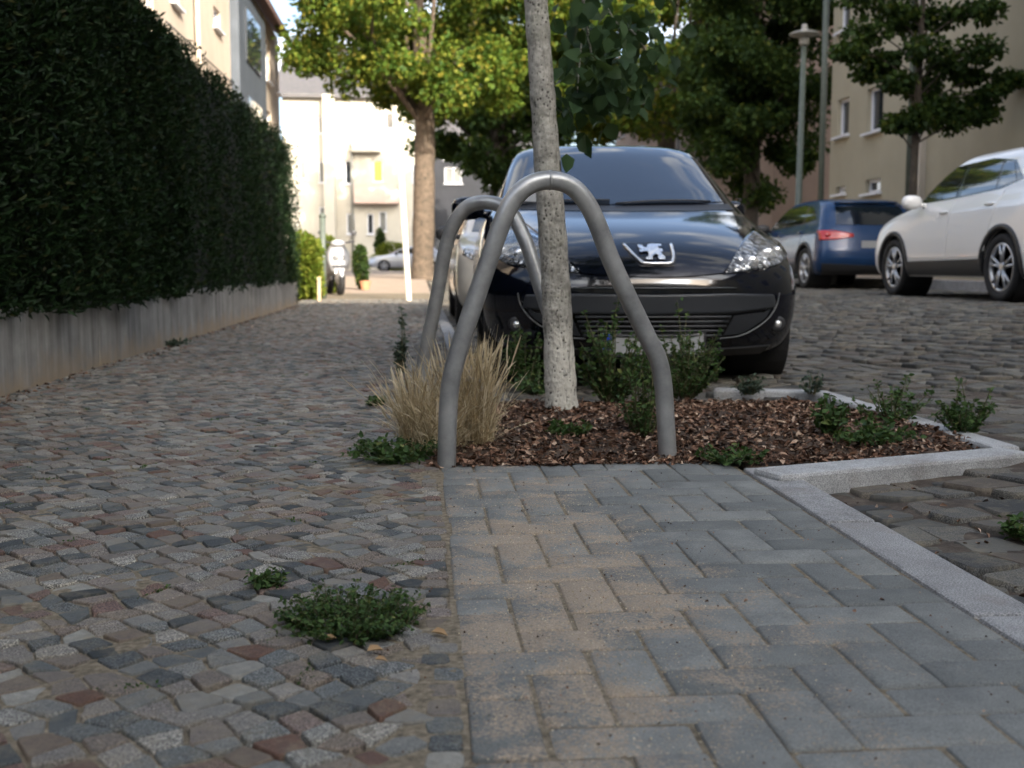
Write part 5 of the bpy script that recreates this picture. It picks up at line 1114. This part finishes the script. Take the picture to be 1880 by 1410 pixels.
# grey house beside it
x0g, x1g = cx_(796), cx_(1010); 
def go_(pa, pb, yt_, yb_, st='win'): return (cx_(pa) - x0g, cx_(pb) - x0g, cz_(yb_), cz_(yt_), st)
ops = [go_(808, 840, 304, 335, 'white'), go_(884, 902, 290, 338, 'white'), go_(806, 838, 270, 292), go_(940, 960, 290, 335)]
plain_house('grey_house', 'dark grey house beyond the big tree trunk', x0g, x1g, YC + .5, YC + 12, cz_(262), 'plaster_grey', ops, 'S', 3.0, 'roof_grey', 'X')
# block across the junction behind the viewer: it throws the evening shade over the whole foreground
ops = grid_ops(2, 66, 3.4, 1.4, ((1.2, 2.8), (4.3, 5.9), (7.4, 9.0), (10.5, 12.1)))
hb, c = plain_house('corner_block', 'four storey block across the junction behind the viewer', -30, 38, -26, -14.5, 14.35, 'plaster_tan', ops, 'N', .35, 'roof_grey', 'X', .3)

# ------------------------------------------------------------------ light
EL, AZ = 22.0, 20.0     # the sun stands behind the viewer, a little to the road side
sv = Vector((math.sin(R(AZ)) * math.cos(R(EL)), -math.cos(R(AZ)) * math.cos(R(EL)), math.sin(R(EL))))
ld = bpy.data.lights.new('sun', 'SUN'); ld.energy = 3.1; ld.angle = R(.5); ld.color = (1, .89, .74)
lo = bpy.data.objects.new('sun', ld); COL.objects.link(lo); lo.rotation_euler = (-sv).to_track_quat('-Z', 'Y').to_euler()
W_ = bpy.data.worlds.new('World'); scene.world = W_; W_.use_nodes = True; nt = W_.node_tree; bg = nt.nodes['Background']
sk = nt.nodes.new('ShaderNodeTexSky'); sk.sky_type = 'NISHITA'; sk.sun_disc = False; sk.sun_elevation = R(EL); sk.sun_rotation = math.atan2(sv.x, sv.y); sk.dust_density = 5.0; sk.air_density = .8; sk.ozone_density = .5
tc = nt.nodes.new('ShaderNodeTexCoord'); mp = nt.nodes.new('ShaderNodeMapping'); mp.inputs['Scale'].default_value = (1.6, 2.6, 3.4); mp.inputs['Rotation'].default_value = (.3, .2, .5)
nt.links.new(tc.outputs['Generated'], mp.inputs['Vector'])
cn = noise(nt, 1.9, 8, .58, mp.outputs['Vector'], 1.1); cmask = ramp(nt, cn, [(.50, (0, 0, 0)), (.62, (1, 1, 1))])
bw = nt.nodes.new('ShaderNodeRGBToBW'); nt.links.new(sk.outputs['Color'], bw.inputs['Color'])
cl_ = nt.nodes.new('ShaderNodeVectorMath'); cl_.operation = 'SCALE'; cl_.inputs[0].default_value = (.96, .98, 1.0); ml = nt.nodes.new('ShaderNodeMath'); ml.operation = 'MULTIPLY'; ml.inputs[1].default_value = 2.9
nt.links.new(bw.outputs['Val'], ml.inputs[0]); nt.links.new(ml.outputs[0], cl_.inputs['Scale'])
nt.links.new(mixc(nt, cmask, sk.outputs['Color'], cl_.outputs['Vector']), bg.inputs['Color']); bg.inputs['Strength'].default_value = .15
vs_ = scene.view_settings; vs_.view_transform = 'Standard'; vs_.look = 'None'; vs_.exposure = 1.85; vs_.gamma = 1
scene.cycles.use_denoising = True
scene.cycles.max_bounces = 6; scene.cycles.transparent_max_bounces = 8
